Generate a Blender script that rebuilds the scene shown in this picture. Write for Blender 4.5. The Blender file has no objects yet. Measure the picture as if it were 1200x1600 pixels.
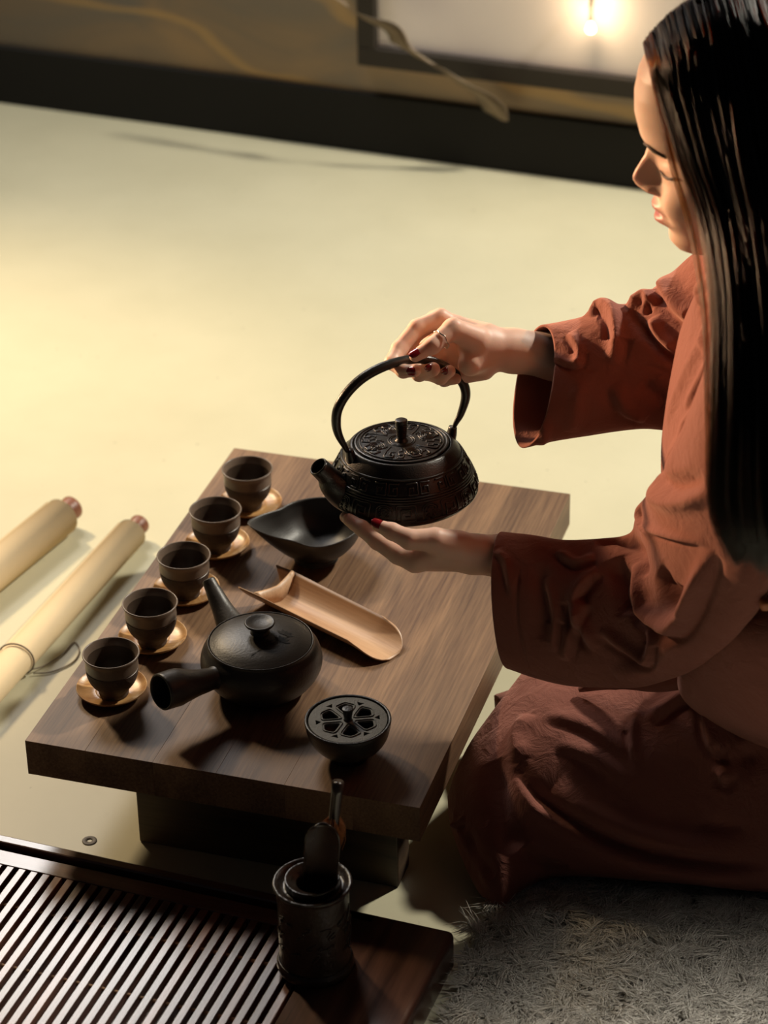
import bpy, bmesh, math, random
import numpy as np
from mathutils import Vector, Matrix
random.seed(7)
rng = np.random.default_rng(7)
S = bpy.context.scene
COL = S.collection
PI = math.pi

# ------------------------------------------------------------------ camera, light, exposure
cam_pos = np.array((1.10954,-2.17555,1.87925))
cam_right = np.array((0.95653,0.29118,-0.01629)); cam_up = np.array((-0.13511,0.49195,0.86008)); cam_fwd = np.array((-0.25845,0.82049,-0.50990))
cd = bpy.data.cameras.new('camera'); cam = bpy.data.objects.new('camera', cd); COL.objects.link(cam)
M4 = Matrix.Identity(4)
for i in range(3):
    M4[i][0] = cam_right[i]; M4[i][1] = cam_up[i]; M4[i][2] = -cam_fwd[i]; M4[i][3] = cam_pos[i]
cam.matrix_world = M4
cd.sensor_fit = 'VERTICAL'; cd.sensor_height = 36; cd.sensor_width = 27
cd.lens = 93.02; cd.clip_start = .05; cd.clip_end = 60
cd.dof.use_dof = True; cd.dof.focus_distance = 2.95; cd.dof.aperture_fstop = 5.0
S.camera = cam

w = bpy.data.worlds.new('world'); S.world = w; w.use_nodes = True
w.node_tree.nodes['Background'].inputs[0].default_value = (.62, .70, .85, 1)
w.node_tree.nodes['Background'].inputs[1].default_value = .012

def spot(name, loc, target, energy, color, size_deg, radius, blend=.6):
    l = bpy.data.lights.new(name, 'SPOT'); l.energy = energy; l.color = color
    l.spot_size = math.radians(size_deg); l.spot_blend = blend; l.shadow_soft_size = radius
    o = bpy.data.objects.new(name, l); COL.objects.link(o); o.location = loc
    o.rotation_euler = (Vector(target) - Vector(loc)).to_track_quat('-Z', 'Y').to_euler()
    return o
spot('warm_lamp', (-1.75, 1.75, 2.0), (-.60, .68, 0), 300, (1, .76, .47), 50, .14, 1.0)
spot('cool_lamp', (1.55, 1.8, 1.95), (-.15, .95, 0), 300, (1, .93, .78), 84, .08, .9)
spot('side_lamp', (-1.6, .88, .92), (.68, .32, .66), 560, (1, .64, .36), 18, .06, .8)
spot('rug_fill', (1.7, -.8, 2.0), (1.0, -.52, 0), 800, (1, .95, .87), 28, .15, 1.0)  # fill spot added to brighten the rug, not a fixture of the room
def area(name, loc, target, energy, color, sx, sy):
    l = bpy.data.lights.new(name, 'AREA'); l.shape = 'RECTANGLE'; l.size = sx; l.size_y = sy; l.energy = energy; l.color = color
    o = bpy.data.objects.new(name, l); COL.objects.link(o); o.location = loc
    o.rotation_euler = (Vector(target) - Vector(loc)).to_track_quat('-Z', 'Y').to_euler(); return o
area('window_light', (-.86, 1.75, 1.74), (.1, -.1, 0), 17, (1, .96, .92), .55, .60)
S.view_settings.view_transform = 'Standard'; S.view_settings.look = 'None'
S.view_settings.gamma = 1; S.view_settings.exposure = 0.0
S.view_settings.use_curve_mapping = False
S.cycles.use_denoising = True

# ------------------------------------------------------------------ helpers
def tag(o, label=None, cat=None, group=None, kind=None):
    if label: o['label'] = label
    if cat: o['category'] = cat
    if group: o['group'] = group
    if kind: o['kind'] = kind
    return o
def empty(name, loc=(0, 0, 0), label=None, cat=None, group=None):
    o = bpy.data.objects.new(name, None); COL.objects.link(o); o.location = loc; o.empty_display_size = .02
    return tag(o, label, cat, group)
def mesh_obj(name, V, F, mat, parent=None, smooth=True, M=None):
    me = bpy.data.meshes.new(name)
    if M is not None:
        V = [tuple(M @ Vector(v)) for v in V]
    me.from_pydata([tuple(map(float, v)) for v in V], [], [tuple(int(i) for i in f) for f in F]); me.update()
    if smooth: me.polygons.foreach_set('use_smooth', [True] * len(me.polygons))
    o = bpy.data.objects.new(name, me); COL.objects.link(o)
    if mat: me.materials.append(mat)
    if parent: o.parent = parent
    return o
def np_mesh(name, V, Q, mat, parent=None, smooth=True):
    me = bpy.data.meshes.new(name); V = np.asarray(V, np.float32); Q = np.asarray(Q, np.int32)
    me.vertices.add(len(V)); me.vertices.foreach_set('co', V.ravel())
    k = Q.shape[1]; me.loops.add(Q.size); me.loops.foreach_set('vertex_index', Q.ravel())
    me.polygons.add(len(Q)); me.polygons.foreach_set('loop_start', np.arange(0, Q.size, k, dtype=np.int32))
    me.polygons.foreach_set('loop_total', np.full(len(Q), k, np.int32))
    me.polygons.foreach_set('use_smooth', np.full(len(Q), smooth))
    me.update(); me.validate()
    o = bpy.data.objects.new(name, me); COL.objects.link(o)
    if mat: me.materials.append(mat)
    if parent: o.parent = parent
    return o
def bm_obj(name, bm, mat, parent=None, smooth=False):
    bmesh.ops.recalc_face_normals(bm, faces=bm.faces)
    me = bpy.data.meshes.new(name); bm.to_mesh(me); bm.free()
    if smooth: me.polygons.foreach_set('use_smooth', [True] * len(me.polygons))
    o = bpy.data.objects.new(name, me); COL.objects.link(o)
    if mat: me.materials.append(mat)
    if parent: o.parent = parent
    return o
def box_bm(bm, lo, hi, bevel=0, seg=2, M=None):
    r = bmesh.ops.create_cube(bm, size=1)
    vs = r['verts']
    for v in vs:
        v.co = Vector([lo[i] + (v.co[i] + .5) * (hi[i] - lo[i]) for i in range(3)])
    if bevel:
        es = list({e for v in vs for e in v.link_edges})
        g = bmesh.ops.bevel(bm, geom=es, offset=bevel, segments=seg, affect='EDGES', profile=.5)
        vs = list({v for f in g['faces'] for v in f.verts} | {v for v in vs if v.is_valid})
    if M is not None:
        for v in vs: v.co = M @ v.co
def box(name, lo, hi, mat, parent=None, bevel=.0006, M=None, seg=2):
    bm = bmesh.new(); box_bm(bm, lo, hi, bevel, seg)
    o = bm_obj(name, bm, mat, parent)
    if M is not None: o.matrix_local = M
    return o
def lathe_vf(prof, n=64, closed_axis=True):
    V, F = [], []
    for r, z in prof:
        for k in range(n):
            a = 2 * PI * k / n; V.append((r * math.cos(a), r * math.sin(a), z))
    for i in range(len(prof) - 1):
        for k in range(n):
            a, b = i * n + k, i * n + (k + 1) % n
            F.append((a, b, b + n, a + n))
    if closed_axis:
        if prof[0][0] > 1e-6: F.append(tuple(range(n))[::-1])
        if prof[-1][0] > 1e-6: F.append(tuple((len(prof) - 1) * n + k for k in range(n)))
    return V, F
def smooth_prof(pts, sub=6):
    """Catmull-Rom through (r, z) points; doubled points make a corner"""
    P_ = [np.array(p, float) for p in pts]; out = []
    for i in range(len(P_) - 1):
        p0 = P_[max(i - 1, 0)]; p1 = P_[i]; p2 = P_[i + 1]; p3 = P_[min(i + 2, len(P_) - 1)]
        if np.allclose(p1, p2): continue
        if np.allclose(p0, p1): p0 = p1 - (p2 - p1)
        if np.allclose(p2, p3): p3 = p2 + (p2 - p1)
        for k in range(sub):
            t = k / sub
            out.append(.5 * ((2 * p1) + (-p0 + p2) * t + (2 * p0 - 5 * p1 + 4 * p2 - p3) * t * t + (-p0 + 3 * p1 - 3 * p2 + p3) * t ** 3))
    out.append(P_[-1])
    return [(max(float(a[0]), 0), float(a[1])) for a in out]
def lathe(name, prof, mat, parent=None, n=64, loc=(0, 0, 0), closed=True):
    V, F = lathe_vf(prof, n, closed)
    bm = bmesh.new(); vs = [bm.verts.new(v) for v in V]
    for f in F:
        try: bm.faces.new([vs[i] for i in f])
        except Exception: pass
    bmesh.ops.remove_doubles(bm, verts=bm.verts, dist=1e-6)
    o = bm_obj(name, bm, mat, parent, True); o.location = loc
    return o
def crom(pts, n):
    """n samples of a Catmull-Rom curve through pts (any dimension)"""
    A = np.array(pts, float); m = len(A)
    t = np.linspace(0, m - 1, n); i = np.clip(t.astype(int), 0, m - 2); u = (t - i)[:, None]
    p = lambda k: A[np.clip(k, 0, m - 1)]
    p0, p1, p2, p3 = p(i - 1), p(i), p(i + 1), p(i + 2)
    p0 = np.where((i == 0)[:, None], 2 * p1 - p2, p0); p3 = np.where((i == m - 2)[:, None], 2 * p2 - p1, p3)
    return .5 * (2 * p1 + (p2 - p0) * u + (2 * p0 - 5 * p1 + 4 * p2 - p3) * u ** 2 + (3 * p1 - p0 - 3 * p2 + p3) * u ** 3)
def frames(C_):
    T = np.gradient(C_, axis=0); T /= np.linalg.norm(T, axis=1)[:, None] + 1e-12
    N = np.zeros_like(T); r = np.array([0, 0, 1.]) if abs(T[0][2]) < .9 else np.array([1., 0, 0])
    n = r - T[0] * (r @ T[0]); n /= np.linalg.norm(n); N[0] = n
    for i in range(1, len(T)):
        n = N[i - 1] - T[i] * (N[i - 1] @ T[i]); N[i] = n / (np.linalg.norm(n) + 1e-12)
    return T, N, np.cross(T, N)
def tube_vf(pts, rad, n=24, m=16, caps=True, sx=1, sy=1):
    """round tube; pts Catmull-Rom, rad list matched to pts"""
    C_ = crom(pts, n); Rr = np.interp(np.linspace(0, 1, n), np.linspace(0, 1, len(rad)), rad)
    T, N, B = frames(C_); V, F = [], []
    for i in range(n):
        for k in range(m):
            a = 2 * PI * k / m
            V.append(tuple(C_[i] + Rr[i] * (math.cos(a) * N[i] * sx + math.sin(a) * B[i] * sy)))
    for i in range(n - 1):
        for k in range(m):
            a, b = i * m + k, i * m + (k + 1) % m
            F.append((a, b, b + m, a + m))
    if caps:
        F.append(tuple(range(m))[::-1]); F.append(tuple((n - 1) * m + k for k in range(m)))
    return V, F
def tube(name, pts, rad, mat, parent=None, n=24, m=16, caps=True, sx=1, sy=1):
    V, F = tube_vf(pts, rad, n, m, caps, sx, sy)
    return mesh_obj(name, V, F, mat, parent)
def merge(parts):
    V, F = [], []
    for v, f in parts:
        k = len(V); V += [tuple(p) for p in v]; F += [tuple(i + k for i in q) for q in f]
    return V, F
def frame_matrix(x, y, z, o):
    m = Matrix.Identity(4)
    for i in range(3): m[i][0], m[i][1], m[i][2], m[i][3] = x[i], y[i], z[i], o[i]
    return m
def copy_tree(o, parent=None):
    c = o.copy(); COL.objects.link(c)
    if parent:
        c.parent = parent; c.matrix_parent_inverse = o.matrix_parent_inverse
    for ch in list(o.children): copy_tree(ch, c)
    return c

# ------------------------------------------------------------------ materials
def mat_new(name):
    m = bpy.data.materials.new(name); m.use_nodes = True
    return m, m.node_tree, m.node_tree.nodes['Principled BSDF']
def simple(name, col, rough=.5, metal=0, var=0, scale=40, bump=0, bscale=200, coat=0, spec=.5, sss=0, emit=None, estr=0, tint=None, bdist=.001):
    m, nt, b = mat_new(name); N = nt.nodes; L = nt.links
    b.inputs['Base Color'].default_value = (*col, 1); b.inputs['Roughness'].default_value = rough
    b.inputs['Metallic'].default_value = metal; b.inputs['Specular IOR Level'].default_value = spec
    if coat: b.inputs['Coat Weight'].default_value = coat; b.inputs['Coat Roughness'].default_value = .15
    if sss:
        b.inputs['Subsurface Weight'].default_value = sss; b.inputs['Subsurface Radius'].default_value = (1, .32, .14); b.inputs['Subsurface Scale'].default_value = .006
    if emit: b.inputs['Emission Color'].default_value = (*emit, 1); b.inputs['Emission Strength'].default_value = estr
    tc = N.new('ShaderNodeTexCoord')
    if var:
        n = N.new('ShaderNodeTexNoise'); n.inputs['Scale'].default_value = scale; n.inputs['Detail'].default_value = 5
        L.new(tc.outputs['Object'], n.inputs['Vector'])
        mx = N.new('ShaderNodeMix'); mx.data_type = 'RGBA'
        mx.inputs['A'].default_value = (*[c * (1 - var) for c in col], 1)
        mx.inputs['B'].default_value = (*[min(c * (1 + var), 1) for c in (tint or col)], 1)
        L.new(n.outputs['Fac'], mx.inputs['Factor']); L.new(mx.outputs['Result'], b.inputs['Base Color'])
    if bump:
        n2 = N.new('ShaderNodeTexNoise'); n2.inputs['Scale'].default_value = bscale; n2.inputs['Detail'].default_value = 4
        L.new(tc.outputs['Object'], n2.inputs['Vector'])
        bp = N.new('ShaderNodeBump'); bp.inputs['Strength'].default_value = bump; bp.inputs['Distance'].default_value = bdist
        L.new(n2.outputs['Fac'], bp.inputs['Height']); L.new(bp.outputs['Normal'], b.inputs['Normal'])
    return m
def wood(name, dark, light, rough=.45, along=1, fine=260, stretch=.035, rnd=.35, rings=9, bump=.25, coat=0, ring_mix=.38):
    """grain runs along local axis `along`; every object gets its own offset and tone"""
    m, nt, b = mat_new(name); N = nt.nodes; L = nt.links
    tc = N.new('ShaderNodeTexCoord'); oi = N.new('ShaderNodeObjectInfo')
    off = N.new('ShaderNodeVectorMath'); off.operation = 'SCALE'; off.inputs[0].default_value = (3.1, 5.7, 1.3)
    L.new(oi.outputs['Random'], off.inputs['Scale'])
    add = N.new('ShaderNodeVectorMath'); add.operation = 'ADD'
    L.new(tc.outputs['Object'], add.inputs[0]); L.new(off.outputs[0], add.inputs[1])
    mp = N.new('ShaderNodeMapping'); sc = [1, 1, 1]; sc[along] = stretch; mp.inputs['Scale'].default_value = sc
    L.new(add.outputs[0], mp.inputs['Vector'])
    n1 = N.new('ShaderNodeTexNoise'); n1.inputs['Scale'].default_value = fine; n1.inputs['Detail'].default_value = 6; n1.inputs['Roughness'].default_value = .65
    L.new(mp.outputs[0], n1.inputs['Vector'])
    mp2 = N.new('ShaderNodeMapping'); sc2 = [1, 1, 1]; sc2[along] = .12; mp2.inputs['Scale'].default_value = sc2
    L.new(add.outputs[0], mp2.inputs['Vector'])
    n2 = N.new('ShaderNodeTexNoise'); n2.inputs['Scale'].default_value = rings; n2.inputs['Detail'].default_value = 2; n2.inputs['Distortion'].default_value = .4
    L.new(mp2.outputs[0], n2.inputs['Vector'])
    mul = N.new('ShaderNodeMath'); mul.operation = 'MULTIPLY'; mul.inputs[1].default_value = 16
    L.new(n2.outputs['Fac'], mul.inputs[0])
    sn = N.new('ShaderNodeMath'); sn.operation = 'PINGPONG'; sn.inputs[1].default_value = 1
    L.new(mul.outputs[0], sn.inputs[0])
    mixf = N.new('ShaderNodeMix'); mixf.data_type = 'FLOAT'; mixf.inputs['Factor'].default_value = ring_mix
    L.new(n1.outputs['Fac'], mixf.inputs['A']); L.new(sn.outputs[0], mixf.inputs['B'])
    cr = N.new('ShaderNodeValToRGB'); cr.color_ramp.elements[0].position = .28; cr.color_ramp.elements[1].position = .72
    cr.color_ramp.elements[0].color = (*dark, 1); cr.color_ramp.elements[1].color = (*light, 1)
    L.new(mixf.outputs['Result'], cr.inputs[0])
    hs = N.new('ShaderNodeHueSaturation')
    mr = N.new('ShaderNodeMapRange'); mr.inputs['To Min'].default_value = 1 - rnd; mr.inputs['To Max'].default_value = 1 + rnd
    L.new(oi.outputs['Random'], mr.inputs['Value']); L.new(mr.outputs[0], hs.inputs['Value'])
    L.new(cr.outputs[0], hs.inputs['Color']); L.new(hs.outputs[0], b.inputs['Base Color'])
    b.inputs['Roughness'].default_value = rough
    if coat: b.inputs['Coat Weight'].default_value = coat; b.inputs['Coat Roughness'].default_value = .25
    bp = N.new('ShaderNodeBump'); bp.inputs['Strength'].default_value = bump; bp.inputs['Distance'].default_value = .0006
    L.new(n1.outputs['Fac'], bp.inputs['Height']); L.new(bp.outputs['Normal'], b.inputs['Normal'])
    return m

def floor_material():
    m, nt, b = mat_new('polished_concrete'); N = nt.nodes; L = nt.links
    tc = N.new('ShaderNodeTexCoord')
    n = N.new('ShaderNodeTexNoise'); n.inputs['Scale'].default_value = 2.2; n.inputs['Detail'].default_value = 6; n.inputs['Roughness'].default_value = .6
    L.new(tc.outputs['Object'], n.inputs['Vector'])
    cr = N.new('ShaderNodeValToRGB')
    cr.color_ramp.elements[0].position = .3; cr.color_ramp.elements[0].color = (.53, .50, .35, 1)
    cr.color_ramp.elements[1].position = .7; cr.color_ramp.elements[1].color = (.62, .585, .42, 1)
    L.new(n.outputs['Fac'], cr.inputs[0])
    # fine dark specks and hairline scratches
    v = N.new('ShaderNodeTexNoise'); v.inputs['Scale'].default_value = 70; v.inputs['Detail'].default_value = 3
    L.new(tc.outputs['Object'], v.inputs['Vector'])
    sp = N.new('ShaderNodeMapRange'); sp.inputs['From Min'].default_value = .70; sp.inputs['From Max'].default_value = .76; sp.inputs['To Min'].default_value = 1; sp.inputs['To Max'].default_value = .75
    L.new(v.outputs['Fac'], sp.inputs['Value'])
    vo = N.new('ShaderNodeTexVoronoi'); vo.feature = 'DISTANCE_TO_EDGE'; vo.inputs['Scale'].default_value = 5.0
    nd = N.new('ShaderNodeTexNoise'); nd.inputs['Scale'].default_value = 6; nd.inputs['Detail'].default_value = 5
    ad = N.new('ShaderNodeMix'); ad.data_type = 'VECTOR'; ad.inputs['Factor'].default_value = .35
    L.new(tc.outputs['Object'], nd.inputs['Vector']); L.new(tc.outputs['Object'], ad.inputs['A']); L.new(nd.outputs['Color'], ad.inputs['B'])
    L.new(ad.outputs['Result'], vo.inputs['Vector'])
    cl = N.new('ShaderNodeMapRange'); cl.inputs['From Min'].default_value = 0; cl.inputs['From Max'].default_value = .004; cl.inputs['To Min'].default_value = .97; cl.inputs['To Max'].default_value = 1
    L.new(vo.outputs['Distance'], cl.inputs['Value'])
    mm = N.new('ShaderNodeMath'); mm.operation = 'MULTIPLY'; L.new(sp.outputs[0], mm.inputs[0]); L.new(cl.outputs[0], mm.inputs[1])
    mx = N.new('ShaderNodeVectorMath'); mx.operation = 'SCALE'; L.new(cr.outputs[0], mx.inputs[0]); L.new(mm.outputs[0], mx.inputs['Scale'])
    L.new(mx.outputs[0], b.inputs['Base Color'])
    b.inputs['Roughness'].default_value = .42; b.inputs['Specular IOR Level'].default_value = .35
    bp = N.new('ShaderNodeBump'); bp.inputs['Strength'].default_value = .1; bp.inputs['Distance'].default_value = .001
    L.new(v.outputs['Fac'], bp.inputs['Height']); L.new(bp.outputs[0], b.inputs['Normal'])
    return m
def wall_material():
    m, nt, b = mat_new('veined_metallic_plaster'); N = nt.nodes; L = nt.links
    tc = N.new('ShaderNodeTexCoord'); mp = N.new('ShaderNodeMapping'); mp.inputs['Scale'].default_value = (1.0, 1, 2.2)
    mp.inputs['Rotation'].default_value = (0, .35, 0)
    L.new(tc.outputs['Object'], mp.inputs['Vector'])
    n = N.new('ShaderNodeTexNoise'); n.inputs['Scale'].default_value = 3.2; n.inputs['Detail'].default_value = 5; n.inputs['Distortion'].default_value = .8
    L.new(mp.outputs[0], n.inputs['Vector'])
    cr = N.new('ShaderNodeValToRGB'); e = cr.color_ramp.elements
    e[0].position = .30; e[0].color = (.17, .155, .14, 1); e[1].position = .75; e[1].color = (.34, .23, .13, 1)
    k = e.new(.50); k.color = (.23, .175, .125, 1)
    L.new(n.outputs['Fac'], cr.inputs[0])
    wv = N.new('ShaderNodeTexWave'); wv.wave_type = 'BANDS'; wv.bands_direction = 'DIAGONAL'; wv.inputs['Scale'].default_value = 1.3; wv.inputs['Distortion'].default_value = 7; wv.inputs['Detail'].default_value = 3
    L.new(mp.outputs[0], wv.inputs['Vector'])
    mr = N.new('ShaderNodeMapRange'); mr.inputs['From Min'].default_value = .93; mr.inputs['From Max'].default_value = 1; mr.inputs['To Max'].default_value = .4
    L.new(wv.outputs['Fac'], mr.inputs['Value'])
    mx = N.new('ShaderNodeMix'); mx.data_type = 'RGBA'; mx.inputs['B'].default_value = (.62, .38, .13, 1)
    L.new(mr.outputs[0], mx.inputs['Factor']); L.new(cr.outputs[0], mx.inputs['A']); L.new(mx.outputs['Result'], b.inputs['Base Color'])
    b.inputs['Roughness'].default_value = .45; b.inputs['Metallic'].default_value = .35
    return m
def linen(name, col, dark):
    m, nt, b = mat_new(name); N = nt.nodes; L = nt.links
    tc = N.new('ShaderNodeTexCoord')
    n = N.new('ShaderNodeTexNoise'); n.inputs['Scale'].default_value = 9; n.inputs['Detail'].default_value = 6; n.inputs['Roughness'].default_value = .7
    L.new(tc.outputs['Object'], n.inputs['Vector'])
    mx = N.new('ShaderNodeMix'); mx.data_type = 'RGBA'; mx.inputs['A'].default_value = (*dark, 1); mx.inputs['B'].default_value = (*col, 1)
    L.new(n.outputs['Fac'], mx.inputs['Factor']); L.new(mx.outputs['Result'], b.inputs['Base Color'])
    b.inputs['Roughness'].default_value = .9; b.inputs['Specular IOR Level'].default_value = .15
    b.inputs['Sheen Weight'].default_value = .35; b.inputs['Sheen Roughness'].default_value = .5; b.inputs['Sheen Tint'].default_value = (.9, .5, .4, 1)
    b.inputs['Subsurface Weight'].default_value = 0
    n2 = N.new('ShaderNodeTexNoise'); n2.inputs['Scale'].default_value = 900; n2.inputs['Detail'].default_value = 2
    L.new(tc.outputs['Object'], n2.inputs['Vector'])
    n3 = N.new('ShaderNodeTexNoise'); n3.inputs['Scale'].default_value = 38; n3.inputs['Detail'].default_value = 5; n3.inputs['Roughness'].default_value = .6; n3.inputs['Distortion'].default_value = .6
    L.new(tc.outputs['Object'], n3.inputs['Vector'])
    b1 = N.new('ShaderNodeBump'); b1.inputs['Strength'].default_value = .5; b1.inputs['Distance'].default_value = .0005
    b2 = N.new('ShaderNodeBump'); b2.inputs['Strength'].default_value = .8; b2.inputs['Distance'].default_value = .004
    L.new(n3.outputs['Fac'], b2.inputs['Height']); L.new(n2.outputs['Fac'], b1.inputs['Height'])
    L.new(b2.outputs[0], b1.inputs['Normal']); L.new(b1.outputs[0], b.inputs['Normal'])
    return m
def skin_material():
    m, nt, b = mat_new('skin'); N = nt.nodes; L = nt.links
    at = N.new('ShaderNodeAttribute'); at.attribute_name = 'tint'
    mx = N.new('ShaderNodeMix'); mx.data_type = 'RGBA'; mx.inputs['A'].default_value = (.70, .45, .34, 1); mx.inputs['B'].default_value = (.34, .08, .07, 1)
    L.new(at.outputs['Fac'], mx.inputs['Factor'])
    L.new(mx.outputs['Result'], b.inputs['Base Color'])
    b.inputs['Roughness'].default_value = .48; b.inputs['Specular IOR Level'].default_value = .4
    b.inputs['Subsurface Weight'].default_value = .35; b.inputs['Subsurface Radius'].default_value = (1, .35, .18); b.inputs['Subsurface Scale'].default_value = .008
    tc = N.new('ShaderNodeTexCoord'); n = N.new('ShaderNodeTexNoise'); n.inputs['Scale'].default_value = 500; n.inputs['Detail'].default_value = 3
    L.new(tc.outputs['Object'], n.inputs['Vector'])
    bp = N.new('ShaderNodeBump'); bp.inputs['Strength'].default_value = .15; bp.inputs['Distance'].default_value = .0005
    L.new(n.outputs['Fac'], bp.inputs['Height']); L.new(bp.outputs[0], b.inputs['Normal'])
    return m
M_floor = floor_material(); M_wall = wall_material()
M_base = simple('dark_baseboard', (.005, .004, .0025), .85, var=.2, scale=8)
M_frame = simple('dark_picture_frame', (.022, .016, .011), .7)
M_paper_panel = simple('pale_backing_panel', (.88, .80, .80), .35, var=.05, scale=3)
M_table = wood('walnut_brown_board', (.080, .038, .020), (.27, .155, .082), rough=.52, rnd=.14, rings=5, ring_mix=.2, fine=330)
M_table_leg = wood('dark_table_leg', (.045, .028, .018), (.11, .07, .04), along=0, rough=.5, rnd=.1)
M_tray = wood('rosewood', (.05, .018, .012), (.19, .085, .055), rough=.3, rnd=.45, fine=420, bump=.15, coat=.9)
M_tray_x = wood('rosewood_rail', (.05, .018, .012), (.16, .07, .045), along=0, rough=.3, rnd=.05, fine=420, bump=.15, coat=.9)
M_cup = simple('brown_clay_glaze', (.16, .115, .085), .36, var=.35, scale=30, bump=.15, bscale=300)
M_cup_in = simple('dark_cup_inside', (.055, .036, .025), .38, var=.3, scale=60)
M_cup_low = simple('rough_dark_clay', (.055, .033, .022), .7, var=.4, scale=60, bump=.7, bscale=170, bdist=.0015)
M_saucer = wood('saucer_wood', (.36, .17, .06), (.58, .33, .13), along=0, rough=.32, fine=380, rnd=.12, rings=20)
M_iron = simple('black_cast_iron', (.017, .015, .013), .30, var=.3, scale=80, bump=.35, bscale=700, spec=.55)
M_iron_grey = simple('grey_cast_iron', (.15, .155, .145), .60, var=.3, scale=90, bump=.6, bscale=500)
M_clay = simple('smoky_black_clay', (.036, .029, .024), .42, var=.35, scale=18, bump=.25, bscale=350)
M_engr = simple('engraved_line', (.006, .005, .005), .8)
M_pitch = simple('matt_black_ceramic', (.022, .019, .017), .45, bump=.2, bscale=500)
M_bamboo = wood('bamboo', (.42, .23, .12), (.66, .42, .25), along=0, rough=.42, fine=420, rnd=.03, rings=5, bump=.15)
M_scroll = simple('cream_scroll_paper', (.74, .58, .36), .75, var=.07, scale=14)
M_knob = simple('reddish_wood_roller', (.22, .075, .035), .45, var=.4, scale=60)
M_cord = simple('grey_brown_cord', (.16, .12, .09), .8)
M_dark = simple('dark_stained_bamboo', (.03, .016, .011), .26, var=.4, scale=50, bump=.1)
M_holder = simple('carved_dark_wood', (.028, .017, .012), .3, var=.4, scale=60, bump=.5, bscale=160, bdist=.002)
M_bristle = simple('orange_bristle', (.42, .14, .04), .6)
M_robe = linen('terracotta_linen', (.265, .102, .076), (.195, .066, .048))
M_skin = skin_material()
M_nail = simple('dark_red_nail_varnish', (.20, .008, .012), .12, coat=.8)
M_ring = simple('silver_ring', (.75, .7, .62), .2, metal=1)
M_brow = simple('brow_hair', (.05, .028, .02), .7)
M_hairbase = simple('black_hair_mass', (.003, .002, .0015), .9, spec=.05)
M_rug = simple('rug_backing', (.20, .185, .16), .95)
M_plug = simple('grey_floor_plug', (.10, .085, .07), .6)
M_leaf = simple('dried_leaf', (.20, .145, .09), .6, var=.5, scale=30)
M_tag = simple('toggle_button', (.42, .13, .05), .5)

# ------------------------------------------------------------------ room
H = 0.1646
bm = bmesh.new(); box_bm(bm, (-6, -5, -.05), (6, 6, 0))
tag(bm_obj('floor', bm, M_floor), kind='structure')
w0 = np.array((-0.99349,2.12193,0.00000)); w1 = np.array((0.24697,2.03569,-0.00000)); wn = -np.array((0.06935,0.99759,0.00000))   # wn points into the room
wn = wn if wn[1] < 0 else -wn
wx = (w1 - w0) / np.linalg.norm(w1 - w0)
WM = frame_matrix(wx, -wn, (0, 0, 1), w0)      # local x along the wall, y away from the room
tag(box('wall_back', (-4, 0, 0), (5, .1, 2.7), M_wall, bevel=0, M=WM), kind='structure')
tag(box('baseboard_back', (-4, -.012, 0), (5, 0, .112), M_base, bevel=.001, M=WM), kind='structure')
WMi = WM.inverted()
def wl(p): return WMi @ Vector(p)
a = wl((-0.2501,2.0702,0.1727)); b2 = wl((-0.2093,2.0674,0.2099)); fx0 = a.x; fz0 = a.z; fw = b2.x - a.x
pf = empty('framed_panel', WM @ Vector((fx0 + .6, 0, fz0)), 'dark framed pale panel hung low on the brown wall', 'picture frame')
pf.rotation_euler = WM.to_euler()
fW, fH = 1.25, .85; ft = .034
box('frame_rail', (-.6, -.03, 0), (-.6 + fW, 0, ft), M_frame, pf, .002)
box('frame_rail', (-.6, -.03, fH - ft), (-.6 + fW, 0, fH), M_frame, pf, .002)
box('frame_rail', (-.6, -.03, ft), (-.6 + ft, 0, fH - ft), M_frame, pf, .002)
box('frame_rail', (-.6 + fW - ft, -.03, ft), (-.6 + fW, 0, fH - ft), M_frame, pf, .002)
box('backing_panel', (-.6 + ft, -.012, ft), (-.6 + fW - ft, 0, fH - ft), M_paper_panel, pf, .0005)
# made-up bulb and stem, added to give the panel its bright glow
g = wl((0.1810,2.0403,0.2954))
bp_ = WM @ Vector((g.x, -.045, g.z))
M_glow = simple('glow_emitter', (1, .8, .5), .5, emit=(1, .72, .40), estr=14)
glow_prop = empty('panel_glow', bp_, 'added warm bulb that makes the glow on the pale framed panel', 'glow_prop')
lathe('bulb', smooth_prof([(.0001, -.008), (.006, -.005), (.008, 0), (.005, .008), (.0001, .016)]), M_glow, glow_prop, 24)
tube('glow_stem', [(0, 0, .014), (0, .002, .05), tuple(-wn * .044 + np.array([0, 0, .07]))], [.003, .003, .003], M_frame, glow_prop, 10, 8)
pl = bpy.data.lights.new('glow_light', 'POINT'); pl.energy = .38; pl.color = (1, .72, .4); pl.shadow_soft_size = .01  # added point light that spreads the glow over the panel
plo = bpy.data.objects.new('glow_light', pl); COL.objects.link(plo); plo.location = WM @ Vector((g.x, -.06, g.z + .03))
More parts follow.
